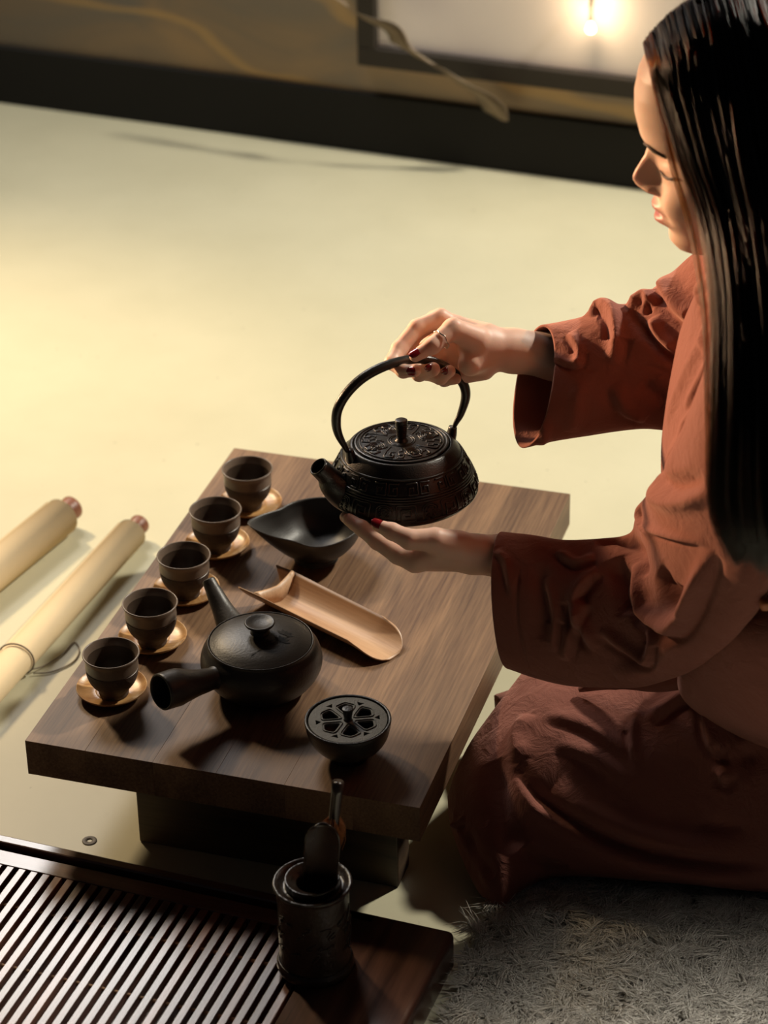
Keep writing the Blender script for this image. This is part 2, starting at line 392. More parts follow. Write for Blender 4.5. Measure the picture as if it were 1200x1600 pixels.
# dried leaf stalk leaning over the frame corner
pts = [(0.0280,2.0509,0.1080), (-0.0054,2.0532,0.1563), (-0.0493,2.0563,0.1912), (-0.0907,2.0592,0.2169), (-0.1357,2.0623,0.2493), (-0.1616,2.0641,0.2768), (-0.2210,2.0682,0.2957), (-0.3039,2.0740,0.3471)]
offs = [.04, .06, .08, .09, .10, .10, .10, .09]
C_ = crom([np.array(p) + wn * o for p, o in zip(pts, offs)], 48); T, N_, B_ = frames(C_)
V, F = [], []
for i in range(48):
    tw = i * .13; hw = .024 * (.7 + .3 * math.sin(i * .45)) * min(1, i / 5 + .4)
    d = math.cos(tw) * wx + math.sin(tw) * np.array([0, 0, 1.]) * .8 + math.sin(tw) * wn * .5
    for sx_, sy_ in ((-1, 0), (0, .0015), (1, 0), (0, -.0015)): V.append(tuple(C_[i] + d * hw * sx_ + wn * sy_))
for i in range(47):
    for k in range(4): F.append((i * 4 + k, i * 4 + (k + 1) % 4, i * 4 + 4 + (k + 1) % 4, i * 4 + 4 + k))
F += [(3, 2, 1, 0), (188, 189, 190, 191)]
tag(mesh_obj('dried_leaf', V, F, M_leaf), 'twisted dried leaf leaning from the baseboard over the frame corner', 'leaf')

# ------------------------------------------------------------------ low table
TW, TL, TT = .4578, .6904, .0454
tb = empty('low_table', (TW / 2, TL / 2, 0), 'low brown wooden tea table holding the cups and pots', 'table')
edges = [0, .072, .152, .226, .305, .382, TW]
for i in range(6):
    x0, x1 = edges[i] + .00003, edges[i + 1] - .00003
    box('board', (-(x1 - x0) / 2, -TL / 2, -TT / 2), ((x1 - x0) / 2, TL / 2, TT / 2), M_table, tb, .00025).location = ((x0 + x1) / 2 - TW / 2, 0, H - TT / 2)
for s in (-1, 1):
    box('leg_board', (-.156, -.022, -(H - TT) / 2), (.156, .022, (H - TT) / 2 - .0002), M_table_leg, tb, .002).location = (.258 - TW / 2, s * (TL / 2 - .082), (H - TT) / 2 + .0002)

# ------------------------------------------------------------------ cups and saucers
cup_prof_out = [(.0001, .0), (.0165, 0), (.0165, 0), (.0172, .003), (.0172, .006), (.020, .0105), (.026, .019), (.0292, .028), (.0300, .0355)]
cup_band = [(.0300, .0355), (.0293, .0362), (.0293, .0372), (.0302, .0380), (.0302, .0385), (.0300, .0475), (.0310, .0510), (.0325, .0543), (.0325, .0546), (.0321, .0555), (.0308, .0553),
            (.0288, .0515), (.0272, .0470)]
cup_in = [(.0272, .0470), (.0260, .040), (.0256, .034), (.0248, .026), (.021, .014), (.012, .0085), (.0001, .0075)]
def make_cup():
    r = empty('teacup')
    lathe('cup_bowl', smooth_prof(cup_band, 4), M_cup, r, 72, closed=False)
    lathe('cup_inside', smooth_prof(cup_in, 4), M_cup_in, r, 72, closed=False)
    lathe('textured_base', smooth_prof(cup_prof_out, 4), M_cup_low, r, 72, closed=False)
    return r
def make_saucer():
    pr = [(.0001, 0), (.020, 0), (.020, 0), (.028, .0022), (.0365, .0062), (.0405, .0098), (.0405, .0098), (.0402, .0108), (.0393, .0106), (.033, .0066), (.024, .0040), (.019, .0036), (.0185, .0042), (.017, .0038), (.0001, .0036)]
    return lathe('saucer', smooth_prof(pr, 4), M_saucer, None, 72)
cup_xy = [(0.0717,0.5431,0.2256), (0.0693,0.4355,0.2256), (0.0697,0.3235,0.2256), (0.0696,0.2139,0.2256), (0.0669,0.1043,0.2256)]
sau_xy = [(0.0731,0.5483,0.1736), (0.0670,0.4426,0.1736), (0.0670,0.3331,0.1736), (0.0656,0.2247,0.1736), (0.0591,0.1128,0.1736)]
what = ['farthest teacup in the row, beside the black pouring pitcher', 'second farthest brown teacup of the row, near the pitcher spout', 'middle brown clay teacup of the row of five',
        'brown teacup beside the black teapot spout, second nearest of the row', 'nearest brown teacup, at the table corner beside the hollow teapot handle']
wsau = ['farthest round wooden saucer, partly behind the pitcher spout', 'wooden saucer under the second farthest teacup', 'wooden saucer under the middle teacup of the row',
        'wooden saucer under the second nearest teacup', 'nearest wooden saucer, beside the hollow teapot handle']
c0, s0 = make_cup(), make_saucer()
for i in range(5):
    s = s0 if i == 0 else copy_tree(s0)
    s.location = (sau_xy[i][0], sau_xy[i][1], H + .0001); s.rotation_euler.z = i * .9 + .4
    tag(s, wsau[i], 'saucer', 'wooden saucers under the teacups')
    c = c0 if i == 0 else copy_tree(c0)
    c.location = (cup_xy[i][0] * .6 + sau_xy[i][0] * .4, cup_xy[i][1] * .6 + sau_xy[i][1] * .4, H + .0044); c.rotation_euler.z = i * 1.3
    tag(c, what[i], 'teacup', 'brown clay teacups in a row')

# ------------------------------------------------------------------ side-handled clay teapot
RHv = np.array((0.95666,0.29122,0.00000)); FHv = np.array((-0.30044,0.95380,0.00000))
ky = np.array((0.2209,0.1711,0.2306)); kyo = Vector((ky[0], ky[1], H))
kp = empty('side_handle_teapot', kyo, 'black clay teapot with a hollow side handle and engraved lid', 'teapot')
body = [(.0001, .0002), (.043, .0002), (.043, .0002), (.047, .004), (.058, .013), (.0675, .028), (.0695, .040), (.0665, .052), (.0615, .0595), (.0605, .0630), (.0605, .0632), (.0597, .0640), (.0588, .0632), (.0588, .0595), (.0588, .0595), (.056, .052), (.060, .038), (.05, .015), (.0001, .008)]
lathe('pot_body', smooth_prof(body, 6), M_clay, kp, 96)
lid = [(.0001, .0605), (.0582, .0605), (.0582, .0605), (.0582, .0628), (.0565, .0642), (.045, .0695), (.028, .0735), (.012, .0750), (.0001, .0752)]
ld = lathe('lid', smooth_prof(lid, 6), M_clay, kp, 96)
lathe('lid_knob', smooth_prof([(.0001, .0745), (.011, .0745), (.0095, .0775), (.010, .081), (.0155, .0850), (.0172, .0872), (.0170, .0888), (.0150, .0890), (.008, .0872), (.0001, .0866)], 5), M_clay, ld, 64)
def lid_z(r): return float(np.interp(r, [0, .012, .028, .045, .0565], [.0752, .0750, .0735, .0695, .0642]))
# engraved bamboo sprig (coordinates in the lid plane: a right, b away)
def lidpt(a_, b_):
    v = RHv * a_ + FHv * b_; return (v[0], v[1], lid_z(math.hypot(a_, b_)) + .0006)
def leafpoly(a_, b_, ang, ln, wd):
    V, F = [], []; n = 6
    for i in range(n + 1):
        t = i / n; w_ = wd * math.sin(PI * min(t * 1.15 + .03, 1)) * .5
        ca, sa = math.cos(ang), math.sin(ang)
        for s in (-1, 1):
            V.append(lidpt(a_ + ca * ln * t - sa * w_ * s, b_ + sa * ln * t + ca * w_ * s))
    for i in range(n): F.append((2 * i, 2 * i + 1, 2 * i + 3, 2 * i + 2))
    return V, F
sprigs = []
for (a_, b_) in ((.006, -.022), (.027, -.004), (.024, -.017)):
    for k in range(5):
        sprigs.append(leafpoly(a_, b_, .2 + k * .62 - .3, .0125 if k != 2 else .010, .0042))
for (p0, p1) in (((-.010, -.042), (.034, -.006)), ((.018, -.020), (.028, -.018))):
    ang = math.atan2(p1[1] - p0[1], p1[0] - p0[0]); L_ = math.hypot(p1[0] - p0[0], p1[1] - p0[1]); st = 6
    for k in range(st): sprigs.append(leafpoly(p0[0] + (p1[0] - p0[0]) * k / st, p0[1] + (p1[1] - p0[1]) * k / st, ang, L_ / st * 1.15, .0012))
V, F = merge(sprigs); mesh_obj('bamboo_engraving', V, F, M_engr, ld)
# spout and handle
spd = -RHv * .53 + FHv * .85; spd /= np.linalg.norm(spd)
hd = -RHv * .77 - FHv * .64; hd /= np.linalg.norm(hd)
up = np.array([0, 0, 1.])
def hollow_tube(name, pts, rad, wall, mat, parent, n=28, m=28, depth=.5):
    """open-ended tube with a hollow end"""
    V, F = tube_vf(pts, rad, n, m, False)
    k0 = (n - 1) * m; C_ = crom(pts, n); Rr = np.interp(np.linspace(0, 1, n), np.linspace(0, 1, len(rad)), rad)
    V = [np.array(v) for v in V]; nn = max(2, int(n * depth)); last = k0
    T, _, _ = frames(C_)
    ring = [C_[-1] + (V[k0 + k] - C_[-1]) * (1 - wall * .5 / Rr[-1]) + T[-1] * wall * .5 for k in range(m)]
    V += ring; F += [(last + k, last + (k + 1) % m, len(V) - m + (k + 1) % m, len(V) - m + k) for k in range(m)]; last = len(V) - m
    for i in range(n - 1, n - 1 - nn, -1):
        ring = [C_[i] + (V[i * m + k] - C_[i]) * max(.1, (Rr[i] - wall) / Rr[i]) for k in range(m)]
        V += ring; F += [(last + k, last + (k + 1) % m, len(V) - m + (k + 1) % m, len(V) - m + k) for k in range(m)]; last = len(V) - m
    F.append(tuple(last + k for k in range(m)))
    return mesh_obj(name, V, F, mat, parent)
hollow_tube('spout', [spd * .050 + up * .036, spd * .066 + up * .044, spd * .088 + up * .058, spd * .112 + up * .076, spd * .119 + up * .0815], [.024, .0185, .0125, .0085, .0078], .002, M_clay, kp)
hollow_tube('handle', [hd * .055 + up * .040, hd * .070 + up * .043, hd * .092 + up * .047, hd * .118 + up * .053, hd * .139 + up * .056], [.0190, .0125, .0150, .0215, .0210], .0028, M_clay, kp)

# ------------------------------------------------------------------ pouring pitcher
pc = np.array((0.1920,0.4549,0.2196))
tipw = np.array((0.1201,0.4101,0.2286)); pd = tipw - pc; pang = math.atan2(pd[1], pd[0])
pit = empty('pouring_pitcher', (pc[0], pc[1], H), 'matt black pouring pitcher with a long pointed lip behind the bamboo scoop', 'pitcher')
pr_o = [(.0001, .0002), (.026, .0002), (.0262, .004), (.027, .009), (.040, .017), (.052, .032), (.0575, .046), (.0590, .0545)]
pr_i = [(.0580, .0550), (.0562, .0530), (.0545, .044), (.049, .031), (.036, .018), (.018, .012), (.0001, .011)]
prf = smooth_prof(pr_o, 5) + smooth_prof(pr_i, 5); n = 96; V, F = [], []
for r, z in prf:
    for k in range(n):
        a_ = 2 * PI * k / n; da = a_ if a_ < PI else a_ - 2 * PI
        hgt = min(max(z / .055, 0), 1)
        spo = math.exp(-(abs(da) / .40) ** 1.5); ext = .026 * spo * hgt ** 2.2
        pinch = -.006 * math.exp(-((abs(da) - .85) / .35) ** 2) * hgt
        rr = r + (ext + pinch) * (1 if r > .01 else 0); zz = z + (.009 * spo - .0035 * math.exp(-((abs(da) - 1.4) / .6) ** 2)) * hgt ** 3
        V.append((rr * math.cos(a_ + pang), rr * math.sin(a_ + pang), zz))
for i in range(len(prf) - 1):
    for k in range(n): F.append((i * n + k, i * n + (k + 1) % n, (i + 1) * n + (k + 1) % n, (i + 1) * n + k))
mesh_obj('pitcher_bowl', V, F, M_pitch, pit)
V, F = lathe_vf(smooth_prof([(.0225, -.0001), (.0262, -.0001), (.0265, .003), (.0262, .006), (.0225, .006)], 3), 64, False)
mesh_obj('foot_ring', V, F, M_pitch, pit)

# ------------------------------------------------------------------ bamboo scoop
sL = (np.array((0.1379,0.3334,0.1826)) + np.array((0.1593,0.3891,0.1826))) / 2; sR = np.array((0.3454,0.2703,0.1806))
sd = sR - sL; sd[2] = 0; sl = np.linalg.norm(sd) + .004; sd /= np.linalg.norm(sd)
sc = empty('bamboo_scoop', (sL[0], sL[1], H), 'pale split bamboo tea scoop between the pitcher and the teapot', 'scoop')
sc.rotation_euler.z = math.atan2(sd[1], sd[0])
def trough(x0, x1, hw_f, R0, th, nx=60, ny=28, endf=None):
    V, F = [], []
    for side in (0, 1):
        for i in range(nx + 1):
            x = x0 + (x1 - x0) * i / nx; hw = hw_f(x)
            for j in range(ny + 1):
                s = -1 + 2 * j / ny; y = s * hw; rr = R0 - (th if side else 0)
                a_ = min(abs(y) / R0, .98); zb = R0 - math.sqrt(R0 * R0 - (a_ * R0) ** 2)
                z = zb + (th * (1 if side else 0)); xx = x
                if endf: xx, z = endf(x, s, z)
                V.append((xx, y, z + .0005))
    w1_ = ny + 1; o = (nx + 1) * w1_
    for i in range(nx):
        for j in range(ny):
            a_ = i * w1_ + j; F.append((a_, a_ + w1_, a_ + w1_ + 1, a_ + 1)); F.append((o + a_, o + a_ + 1, o + a_ + w1_ + 1, o + a_ + w1_))
    for i in range(nx):
        a_ = i * w1_; F.append((a_, o + a_, o + a_ + w1_, a_ + w1_)); b_ = a_ + ny; F.append((b_, b_ + w1_, o + b_ + w1_, o + b_))
    for j in range(ny):
        F.append((j, j + 1, o + j + 1, o + j)); a_ = nx * w1_ + j; F.append((a_, o + a_, o + a_ + 1, a_ + 1))
    return V, F
def hwf(x):
    t = x / sl
    w_ = .0335 - .002 * t
    if t > .86: w_ *= math.sqrt(max(1 - ((t - .86) / .145) ** 2.4, .02))
    if t < .13: w_ *= .97 + .03 * t / .13
    return w_
def endf(x, s, z):
    t = x / sl
    if t < .11:   # notched end: two prongs left standing
        x = x + max(0, (.11 - t)) * sl * max(0, 1 - abs(s) ** 3) * .95
    return x, z * (1 - .45 * max(0, (t - .8) / .2))
V, F = trough(0, sl, hwf, .036, .0028, endf=endf)
mesh_obj('trough', V, F, M_bamboo, sc)
# node wall across the trough
V, F = [], []
for i in range(13):
    s = -1 + i / 6; y = s * .0325; zb = .036 - math.sqrt(max(.036 ** 2 - y * y, 0)) + .0008; zt = .0265 - .004 * (1 - s * s)
    xc_ = .028 + .010 * (1 - s * s) ** .5 * 0 + .006 * (1 - abs(s))
    for dx, zz in ((-.0016, zb), (-.0016, max(zt, zb + .001)), (.0016, max(zt, zb + .001)), (.006, zb)): V.append((xc_ + dx, y, zz))
for i in range(12):
    for k in range(4): F.append((i * 4 + k, i * 4 + (k + 1) % 4, i * 4 + 4 + (k + 1) % 4, i * 4 + 4 + k))
F += [(3, 2, 1, 0), (48, 49, 50, 51)]
mesh_obj('node_wall', V, F, M_bamboo, sc)

# ------------------------------------------------------------------ cast iron burner with pierced lid
bc = np.array((0.3564,0.0701,0.2126))
bu = empty('incense_burner', (bc[0], bc[1], H), 'small cast iron burner with a pierced flower lid near the table corner', 'incense burner')
lathe('bowl', smooth_prof([(.0001, .0002), (.022, .0002), (.022, .0002), (.0225, .004), (.024, .007), (.036, .017), (.0435, .029), (.0470, .043), (.0475, .0485), (.0475, .0487), (.0468, .0495), (.0455, .0495), (.0446, .0488), (.0446, .0445), (.0440, .0445), (.0415, .032), (.034, .020), (.02, .012), (.0001, .0105)], 5), M_iron, bu, 96)
def curve_plate(name, loops, thick, mat, parent, z):
    cu = bpy.data.curves.new(name, 'CURVE'); cu.dimensions = '2D'; cu.fill_mode = 'BOTH'; cu.extrude = thick / 2; cu.bevel_depth = .0004; cu.bevel_resolution = 1
    for lp in loops:
        s = cu.splines.new('POLY'); s.points.add(len(lp) - 1); s.use_cyclic_u = True
        for p, q in zip(s.points, lp): p.co = (q[0], q[1], 0, 1)
    t = bpy.data.objects.new(name, cu); COL.objects.link(t); bpy.context.view_layer.update()
    me = bpy.data.meshes.new_from_object(t.evaluated_get(bpy.context.evaluated_depsgraph_get())); me.name = name
    bpy.data.objects.remove(t); bpy.data.curves.remove(cu)
    o = bpy.data.objects.new(name, me); COL.objects.link(o); me.materials.clear(); me.materials.append(mat); o.parent = parent; o.location = (0, 0, z)
    return o
ba0 = math.atan2(RHv[1], RHv[0])
def rounded(pts, r=.25, n=5):
    out = []; m = len(pts)
    for i in range(m):
        p0, p1, p2 = np.array(pts[i - 1]), np.array(pts[i]), np.array(pts[(i + 1) % m])
        a_, b_ = p1 + (p0 - p1) * r, p1 + (p2 - p1) * r
        for k in range(n + 1):
            t = k / n; out.append(tuple((1 - t) ** 2 * a_ + 2 * t * (1 - t) * p1 + t * t * b_))
    return out
def pol(r, a_): return (r * math.cos(a_ + ba0), r * math.sin(a_ + ba0))
loops = [[pol(.0428, 2 * PI * k / 96) for k in range(96)]]
petals = []
for k in range(6):
    a_ = PI / 6 + k * PI / 3 + .12
    petals.append(rounded([pol(.0085, a_), pol(.0275, a_ + .37), pol(.0315, a_), pol(.0275, a_ - .37)], .27))
    c_ = a_ + PI / 6
    petals.append(rounded([pol(.0285, c_), pol(.0360, c_ + .135), pol(.0352, c_), pol(.0360, c_ - .135)], .2))
loops += petals
pl_ = curve_plate('pierced_lid', loops, .0022, M_iron_grey, bu, .0468)
rims = []
for i in range(0, 12, 2):
    p = petals[i]; c_ = np.mean(np.array(p), axis=0)
    q = [tuple((np.array(x) - c_) * 1.24 + c_) + (.0020,) for x in p]; q.append(q[0]); q.append(q[1])
    rims.append(tube_vf(q, [.00065, .00065], 70, 6, False))
V, F = merge(rims); mesh_obj('petal_rims', V, F, M_iron_grey, pl_)
lathe('lid_knob', smooth_prof([(.0001, .001), (.0062, .001), (.0062, .001), (.0042, .0025), (.0046, .006), (.0058, .014), (.0060, .0158), (.0052, .0166), (.0001, .0168)], 4), M_iron, pl_, 32)

# ------------------------------------------------------------------ scrolls on the floor
def scroll(name, top, bot, rad, label, knob_len, with_cord):
    top = np.array(top); bot = np.array(bot); top[2] = bot[2] = rad + .0003
    d = bot - top; L_ = np.linalg.norm(d); d /= L_; s = np.cross(d, up)
    root = empty(name, (*top[:2], 0), label, 'scroll', 'rolled paper scrolls')
    m = 64; V, F = [], []; o3 = np.array([0, 0, top[2]])
    prof = [(rad - .0015 + .0015 * k / m) for k in range(m)]
    for x in (0, L_):
        for k in range(m + 1):
            a_ = 2 * PI * k / m + .9; r = rad - .0022 * (k / m); V.append(tuple(o3 + d * x + r * (math.cos(a_) * up + math.sin(a_) * s)))
    for k in range(m): F.append((k, k + 1, m + 2 + k, m + 1 + k))
    F.append((m, 0, m + 1, 2 * m + 1))
    F += [tuple(range(m + 1)), tuple(range(2 * m + 1, m, -1))]
    paper = mesh_obj('rolled_paper', V, F, M_scroll, root)
    # spiral layers showing at the end
    sp_ = [tuple(o3 - d * .0006 + (rad * .92 - rad * .045 * t / 6.283) * (math.cos(t) * up + math.sin(t) * s)) for t in np.linspace(0, 50, 180)]
    tube('paper_layers', sp_, [.0004, .0004], M_cord, paper, 320, 5)
    pr = [(.0001, -.002), (rad * .55, -.002), (rad * .55, .006), (rad * .50, .010), (rad * .58, .016), (rad * .62, .026), (rad * .56, knob_len - .004), (rad * .40, knob_len), (.0001, knob_len + .0006)]
    kb = lathe('roller_knob', smooth_prof(pr, 4), M_knob, root, 40)
    kb.matrix_local = frame_matrix(s, np.cross(-d, s), -d, tuple(o3))
    kb2 = copy_tree(kb, root); kb2.matrix_local = frame_matrix(s, np.cross(d, s), d, tuple(o3 + d * L_))
    return root, d, s, o3, L_
r1, d1, s1, o1, L1 = scroll('scroll', (-0.1470,0.6663,0.0240), (-0.1847,0.2011,0.0240), .0225, 'rolled cream scroll beside the table, tied with a thin cord', .030, True)
scroll('scroll', (-0.2535,0.6759,0.0260), (-0.3331,0.2755,0.0260), .0275, 'rolled cream scroll farther from the table, cut by the left frame edge', .012, False)
# cord tied around the near scroll with a loop on the floor
cpt = np.array((-0.1690,0.3392,0.0240)); xc = float((cpt - (np.array([r1.location.x, r1.location.y, 0]) + o1)) @ d1)
cd_pts = [tuple(o1 + d1 * (xc + .004 * math.sin(t)) + .0232 * (math.cos(t) * up + math.sin(t) * s1)) for t in np.linspace(0, 2 * PI, 40)]
base1 = np.array([r1.location.x, r1.location.y, 0])
loop_w = [(-0.1525,0.3416,0.0040), (-0.1331,0.3531,0.0020), (-0.1162,0.3796,0.0015), (-0.1170,0.4068,0.0015), (-0.1314,0.4244,0.0015), (-0.1350,0.3949,0.0020), (-0.1460,0.3629,0.0030), (-0.1562,0.3465,0.0060)]
V, F = merge([tube_vf(cd_pts, [.0011, .0011], 80, 8), tube_vf([tuple(np.array(p) - base1) for p in loop_w], [.0009, .0009], 60, 8)])
mesh_obj('tie_cord', V, F, M_cord, r1)

# ------------------------------------------------------------------ tea tray with slats
p_far_r = np.array((0.5131,-0.0556,0.0500)); p_far_l = np.array((-0.0284,-0.0290,0.0500))
td = p_far_r - p_far_l; td[2] = 0; td /= np.linalg.norm(td); tdy = np.cross(up, td)   # tdy points away
TM = frame_matrix(td, tdy, (0, 0, 1), (p_far_r[0], p_far_r[1], 0))
tr = empty('tea_tray', (0, 0, 0), 'dark rosewood slatted tea tray on the floor in front of the table', 'tray'); tr.matrix_world = TM
TD, TWd, TZ = .36, .66, .05
def tray_box(name, lo, hi, mat, bevel=.0012):
    c = [(lo[i] + hi[i]) / 2 for i in range(3)]
    o = box(name, [lo[i] - c[i] for i in range(3)], [hi[i] - c[i] for i in range(3)], mat, tr, bevel); o.location = c
    return o
tray_box('far_rim', (-TWd, -.013, .004), (-.09, 0, TZ), M_tray_x, .002)
tray_box('near_rim', (-TWd, -TD, .004), (-.09, -TD + .013, TZ), M_tray_x, .002)
tray_box('left_rim', (-TWd, -TD + .0132, .004), (-TWd + .013, -.0132, TZ), M_tray, .002)
tray_box('far_rail', (-TWd + .0135, -.042, .006), (-.131, -.0185, TZ - .006), M_tray_x, .001)
tray_box('drip_pan', (-TWd + .0135, -TD + .0135, .005), (-.092, -.0135, .0075), M_tray_x, .0005)
# solid rounded end block
bm = bmesh.new(); box_bm(bm, (-.065, -TD / 2, -.023), (.065, TD / 2, .023))
bm.edges.ensure_lookup_table()
es = [e for e in bm.edges if all(v.co.x > 0 for v in e.verts)]
bmesh.ops.bevel(bm, geom=es, offset=.010, segments=5, affect='EDGES', profile=.6)
blk = bm_obj('end_block', bm, M_tray, tr, True); blk.location = (-.065, -TD / 2, .027)
pitch = .01465; x = -.137; i = 0; slat0 = None
while x > -TWd + .02:
    if slat0 is None: slat0 = tray_box('slat', (x - .0088, -TD + .014, TZ - .016), (x, -.0425, TZ - .006), M_tray, .0007)
    else:
        o = slat0.copy(); COL.objects.link(o); o.location.x = x - .0044
    x -= pitch
for yy in (-.098, -.19, -.28):
    V, F = tube_vf([(-TWd + .014, yy, TZ - .0125), (-.132, yy, TZ - .0125)], [.0022, .0022], 2, 10); mesh_obj('cross_dowel', V, F, M_bamboo, tr)
for sx_ in (-TWd + .05, -.05):
    for sy_ in (-.04, -TD + .04): tray_box('foot', (sx_ - .015, sy_ - .012, 0), (sx_ + .015, sy_ + .012, .0045), M_tray, .001)

# ------------------------------------------------------------------ tool holder, scoop and brush
hb = np.array((0.3852,-0.1459,0.0500)); hz = TZ + .0002
th = empty('tool_holder', (hb[0], hb[1], hz), 'round dark carved wooden tool holder standing on the tray end', 'tool holder')
HH = .112
lathe('carved_body', smooth_prof([(.0001, 0), (.0385, 0), (.0385, 0), (.0405, .004), (.0405, .010), (.0385, .014), (.0375, .018), (.0375, HH - .010), (.0390, HH - .006), (.0412, HH - .002), (.0412, HH - .0015), (.0405, HH), (.0375, HH - .0005), (.0320, HH - .005), (.0290, HH - .005), (.0290, HH - .004), (.0285, HH + .003), (.0280, HH + .004), (.0255, HH + .0035), (.0190, HH - .0005), (.0160, HH - .004), (.0155, HH - .02), (.0155, .012), (.0001, .012)], 4), M_holder, th, 96)
rel = []
for k in range(46):
    a_ = rng.uniform(0, 2 * PI); z_ = rng.uniform(.028, .088); pts_ = []
    da, dz = rng.uniform(-.25, .25), rng.uniform(-.010, .010)
    for t in np.linspace(0, 1, 6):
        aa = a_ + da * t + .12 * math.sin(5 * t + k); zz = z_ + dz * t + .003 * math.sin(4 * t + k)
        pts_.append((.0378 * math.cos(aa), .0378 * math.sin(aa), zz))
    rel.append(tube_vf(pts_, [.0006, .0013, .0005], 14, 6))
V, F = merge(rel); mesh_obj('carved_relief', V, F, M_dark, th)
def from_px(p): return np.array(p)
# flat scoop standing in the holder
sp0 = np.array([hb[0], hb[1] + .002, hz + .02]); sp1 = np.array((0.3989,-0.1450,0.2358)); ax = sp1 - sp0; Ls = np.linalg.norm(ax); ax /= Ls
sx1 = RHv - ax * (RHv @ ax); sx1 /= np.linalg.norm(sx1); sy1 = np.cross(ax, sx1)
V, F = [], []; nz, ny = 40, 20
for side in (0, 1):
    for i in range(nz + 1):
        t = i / nz; x_ = t * Ls
        wd = .0105 + (.0078) * (1 / (1 + math.exp(-(t - .42) * 22)))
        if t > .84: wd *= math.sqrt(max(1 - ((t - .84) / .165) ** 2.8, .02))
        for j in range(ny + 1):
            s = -1 + 2 * j / ny; cup = .004 * s * s * min(1, max(0, (t - .3) * 3)) * (wd / .018) ** 2 + .0075 * abs(s) ** 2 * (1 if t < .4 else .3)
            V.append(tuple(sp0 + ax * x_ + sx1 * s * wd - sy1 * (cup + (.0028 if side else 0) - .006)))
w1_ = ny + 1; o_ = (nz + 1) * w1_
for i in range(nz):
    for j in range(ny):
        a_ = i * w1_ + j; F.append((a_, a_ + 1, a_ + w1_ + 1, a_ + w1_)); F.append((o_ + a_, o_ + a_ + w1_, o_ + a_ + w1_ + 1, o_ + a_ + 1))
    a_ = i * w1_; F.append((a_, a_ + w1_, o_ + a_ + w1_, o_ + a_)); b_ = a_ + ny; F.append((b_, o_ + b_, o_ + b_ + w1_, b_ + w1_))
for j in range(ny):
    F.append((j, o_ + j, o_ + j + 1, j + 1)); a_ = nz * w1_ + j; F.append((a_, a_ + 1, o_ + a_ + 1, o_ + a_))
tag(mesh_obj('tea_shovel', V, F, M_dark), 'dark round-ended wooden shovel standing in the tool holder', 'tea tool')
# brush
b0 = np.array([hb[0] + .006, hb[1] + .006, hz + .03]); bt = np.array((0.4069,-0.1180,0.2729))
br = empty('tea_brush', tuple(b0), 'slim dark brush with orange bristles behind the shovel in the holder', 'brush')
axb = bt - b0; Lb = np.linalg.norm(axb); axb /= Lb
tube('brush_handle', [(0, 0, 0), tuple(axb * Lb * .5), tuple(axb * Lb)], [.0045, .0052, .0062], M_dark, br, 16, 20)
mid = axb * (Lb * .74); bs = []
e1 = RHv - axb * (RHv @ axb); e1 /= np.linalg.norm(e1); e2 = np.cross(axb, e1)
for k in range(150):
    a_ = rng.uniform(0, 2 * PI); q0 = mid + axb * rng.uniform(-.004, .010); dr = math.cos(a_) * e1 + math.sin(a_) * e2
    l_ = rng.uniform(.022, .036); sp_ = rng.uniform(.004, .0095)
    bs.append(tube_vf([tuple(q0 + dr * .005), tuple(q0 + dr * (.005 + sp_ * .9) - axb * l_ * .45), tuple(q0 + dr * (.004 + sp_ * .5 * rng.uniform(0, 1.6)) - axb * l_)], [.0004, .0003, .0002], 6, 4, False))
V, F = merge(bs); tag(mesh_obj('bristles', V, F, M_bristle, br), kind='stuff')

# ------------------------------------------------------------------ iron kettle held in the hands
KB = np.array((0.35547,0.28880,0.36301)); KU = np.array((-0.01572,0.04992,0.99863)); KS = np.array((-0.74332,-0.66858,0.02172)); KN = np.array((0.66875,-0.74196,0.04762))
KM = frame_matrix(KS, np.cross(KU, KS), KU, KB)
kt = empty('iron_kettle', (0, 0, 0), 'black cast iron kettle with arched handle held up in both hands', 'kettle'); kt.matrix_world = KM
kprof = [(.0001, 0), (.050, 0), (.050, 0), (.064, .004), (.078, .0115), (.0845, .021), (.0850, .0265), (.0835, .032), (.0765, .0465), (.0695, .0600), (.0680, .0615), (.0672, .0632), (.0640, .068), (.0605, .0725), (.0575, .0755), (.0555, .0762)]
sprof = smooth_prof(kprof, 5)
lathe('kettle_body', sprof + [(.0545, .0760), (.054, .072), (.0001, .070)], M_iron, kt, 128)
sr = np.array([p[0] for p in sprof]); sz = np.array([p[1] for p in sprof])
def ksurf(a_, z, off=0.0):
    i = (sz > .026); r = float(np.interp(z, sz[i], sr[i]) if z > .027 else np.interp(z, sz[~i], sr[~i]))
    return ((r + off) * math.cos(a_), (r + off) * math.sin(a_), z + off * .5)
def ribbon(path, w_=.0011):
    w_ = w_ * 1.5
    """raised line on the kettle wall: path of (angle, z)"""
    return tube_vf([ksurf(a_, z, .0002) for a_, z in path], [w_, w_], max(4, len(path) * 3), 6)
def linepath(pts, per=3):
    out = []
    for (a0, z0), (a1, z1) in zip(pts[:-1], pts[1:]):
        for k in range(per): out.append((a0 + (a1 - a0) * k / per, z0 + (z1 - z0) * k / per))
    out.append(pts[-1]); return out
rb = []
for zz in (.0625, .0455, .0430, .0405, .0190): rb.append(ribbon([(t, zz) for t in np.linspace(0, 2 * PI, 60)], .0009))
nU = 13
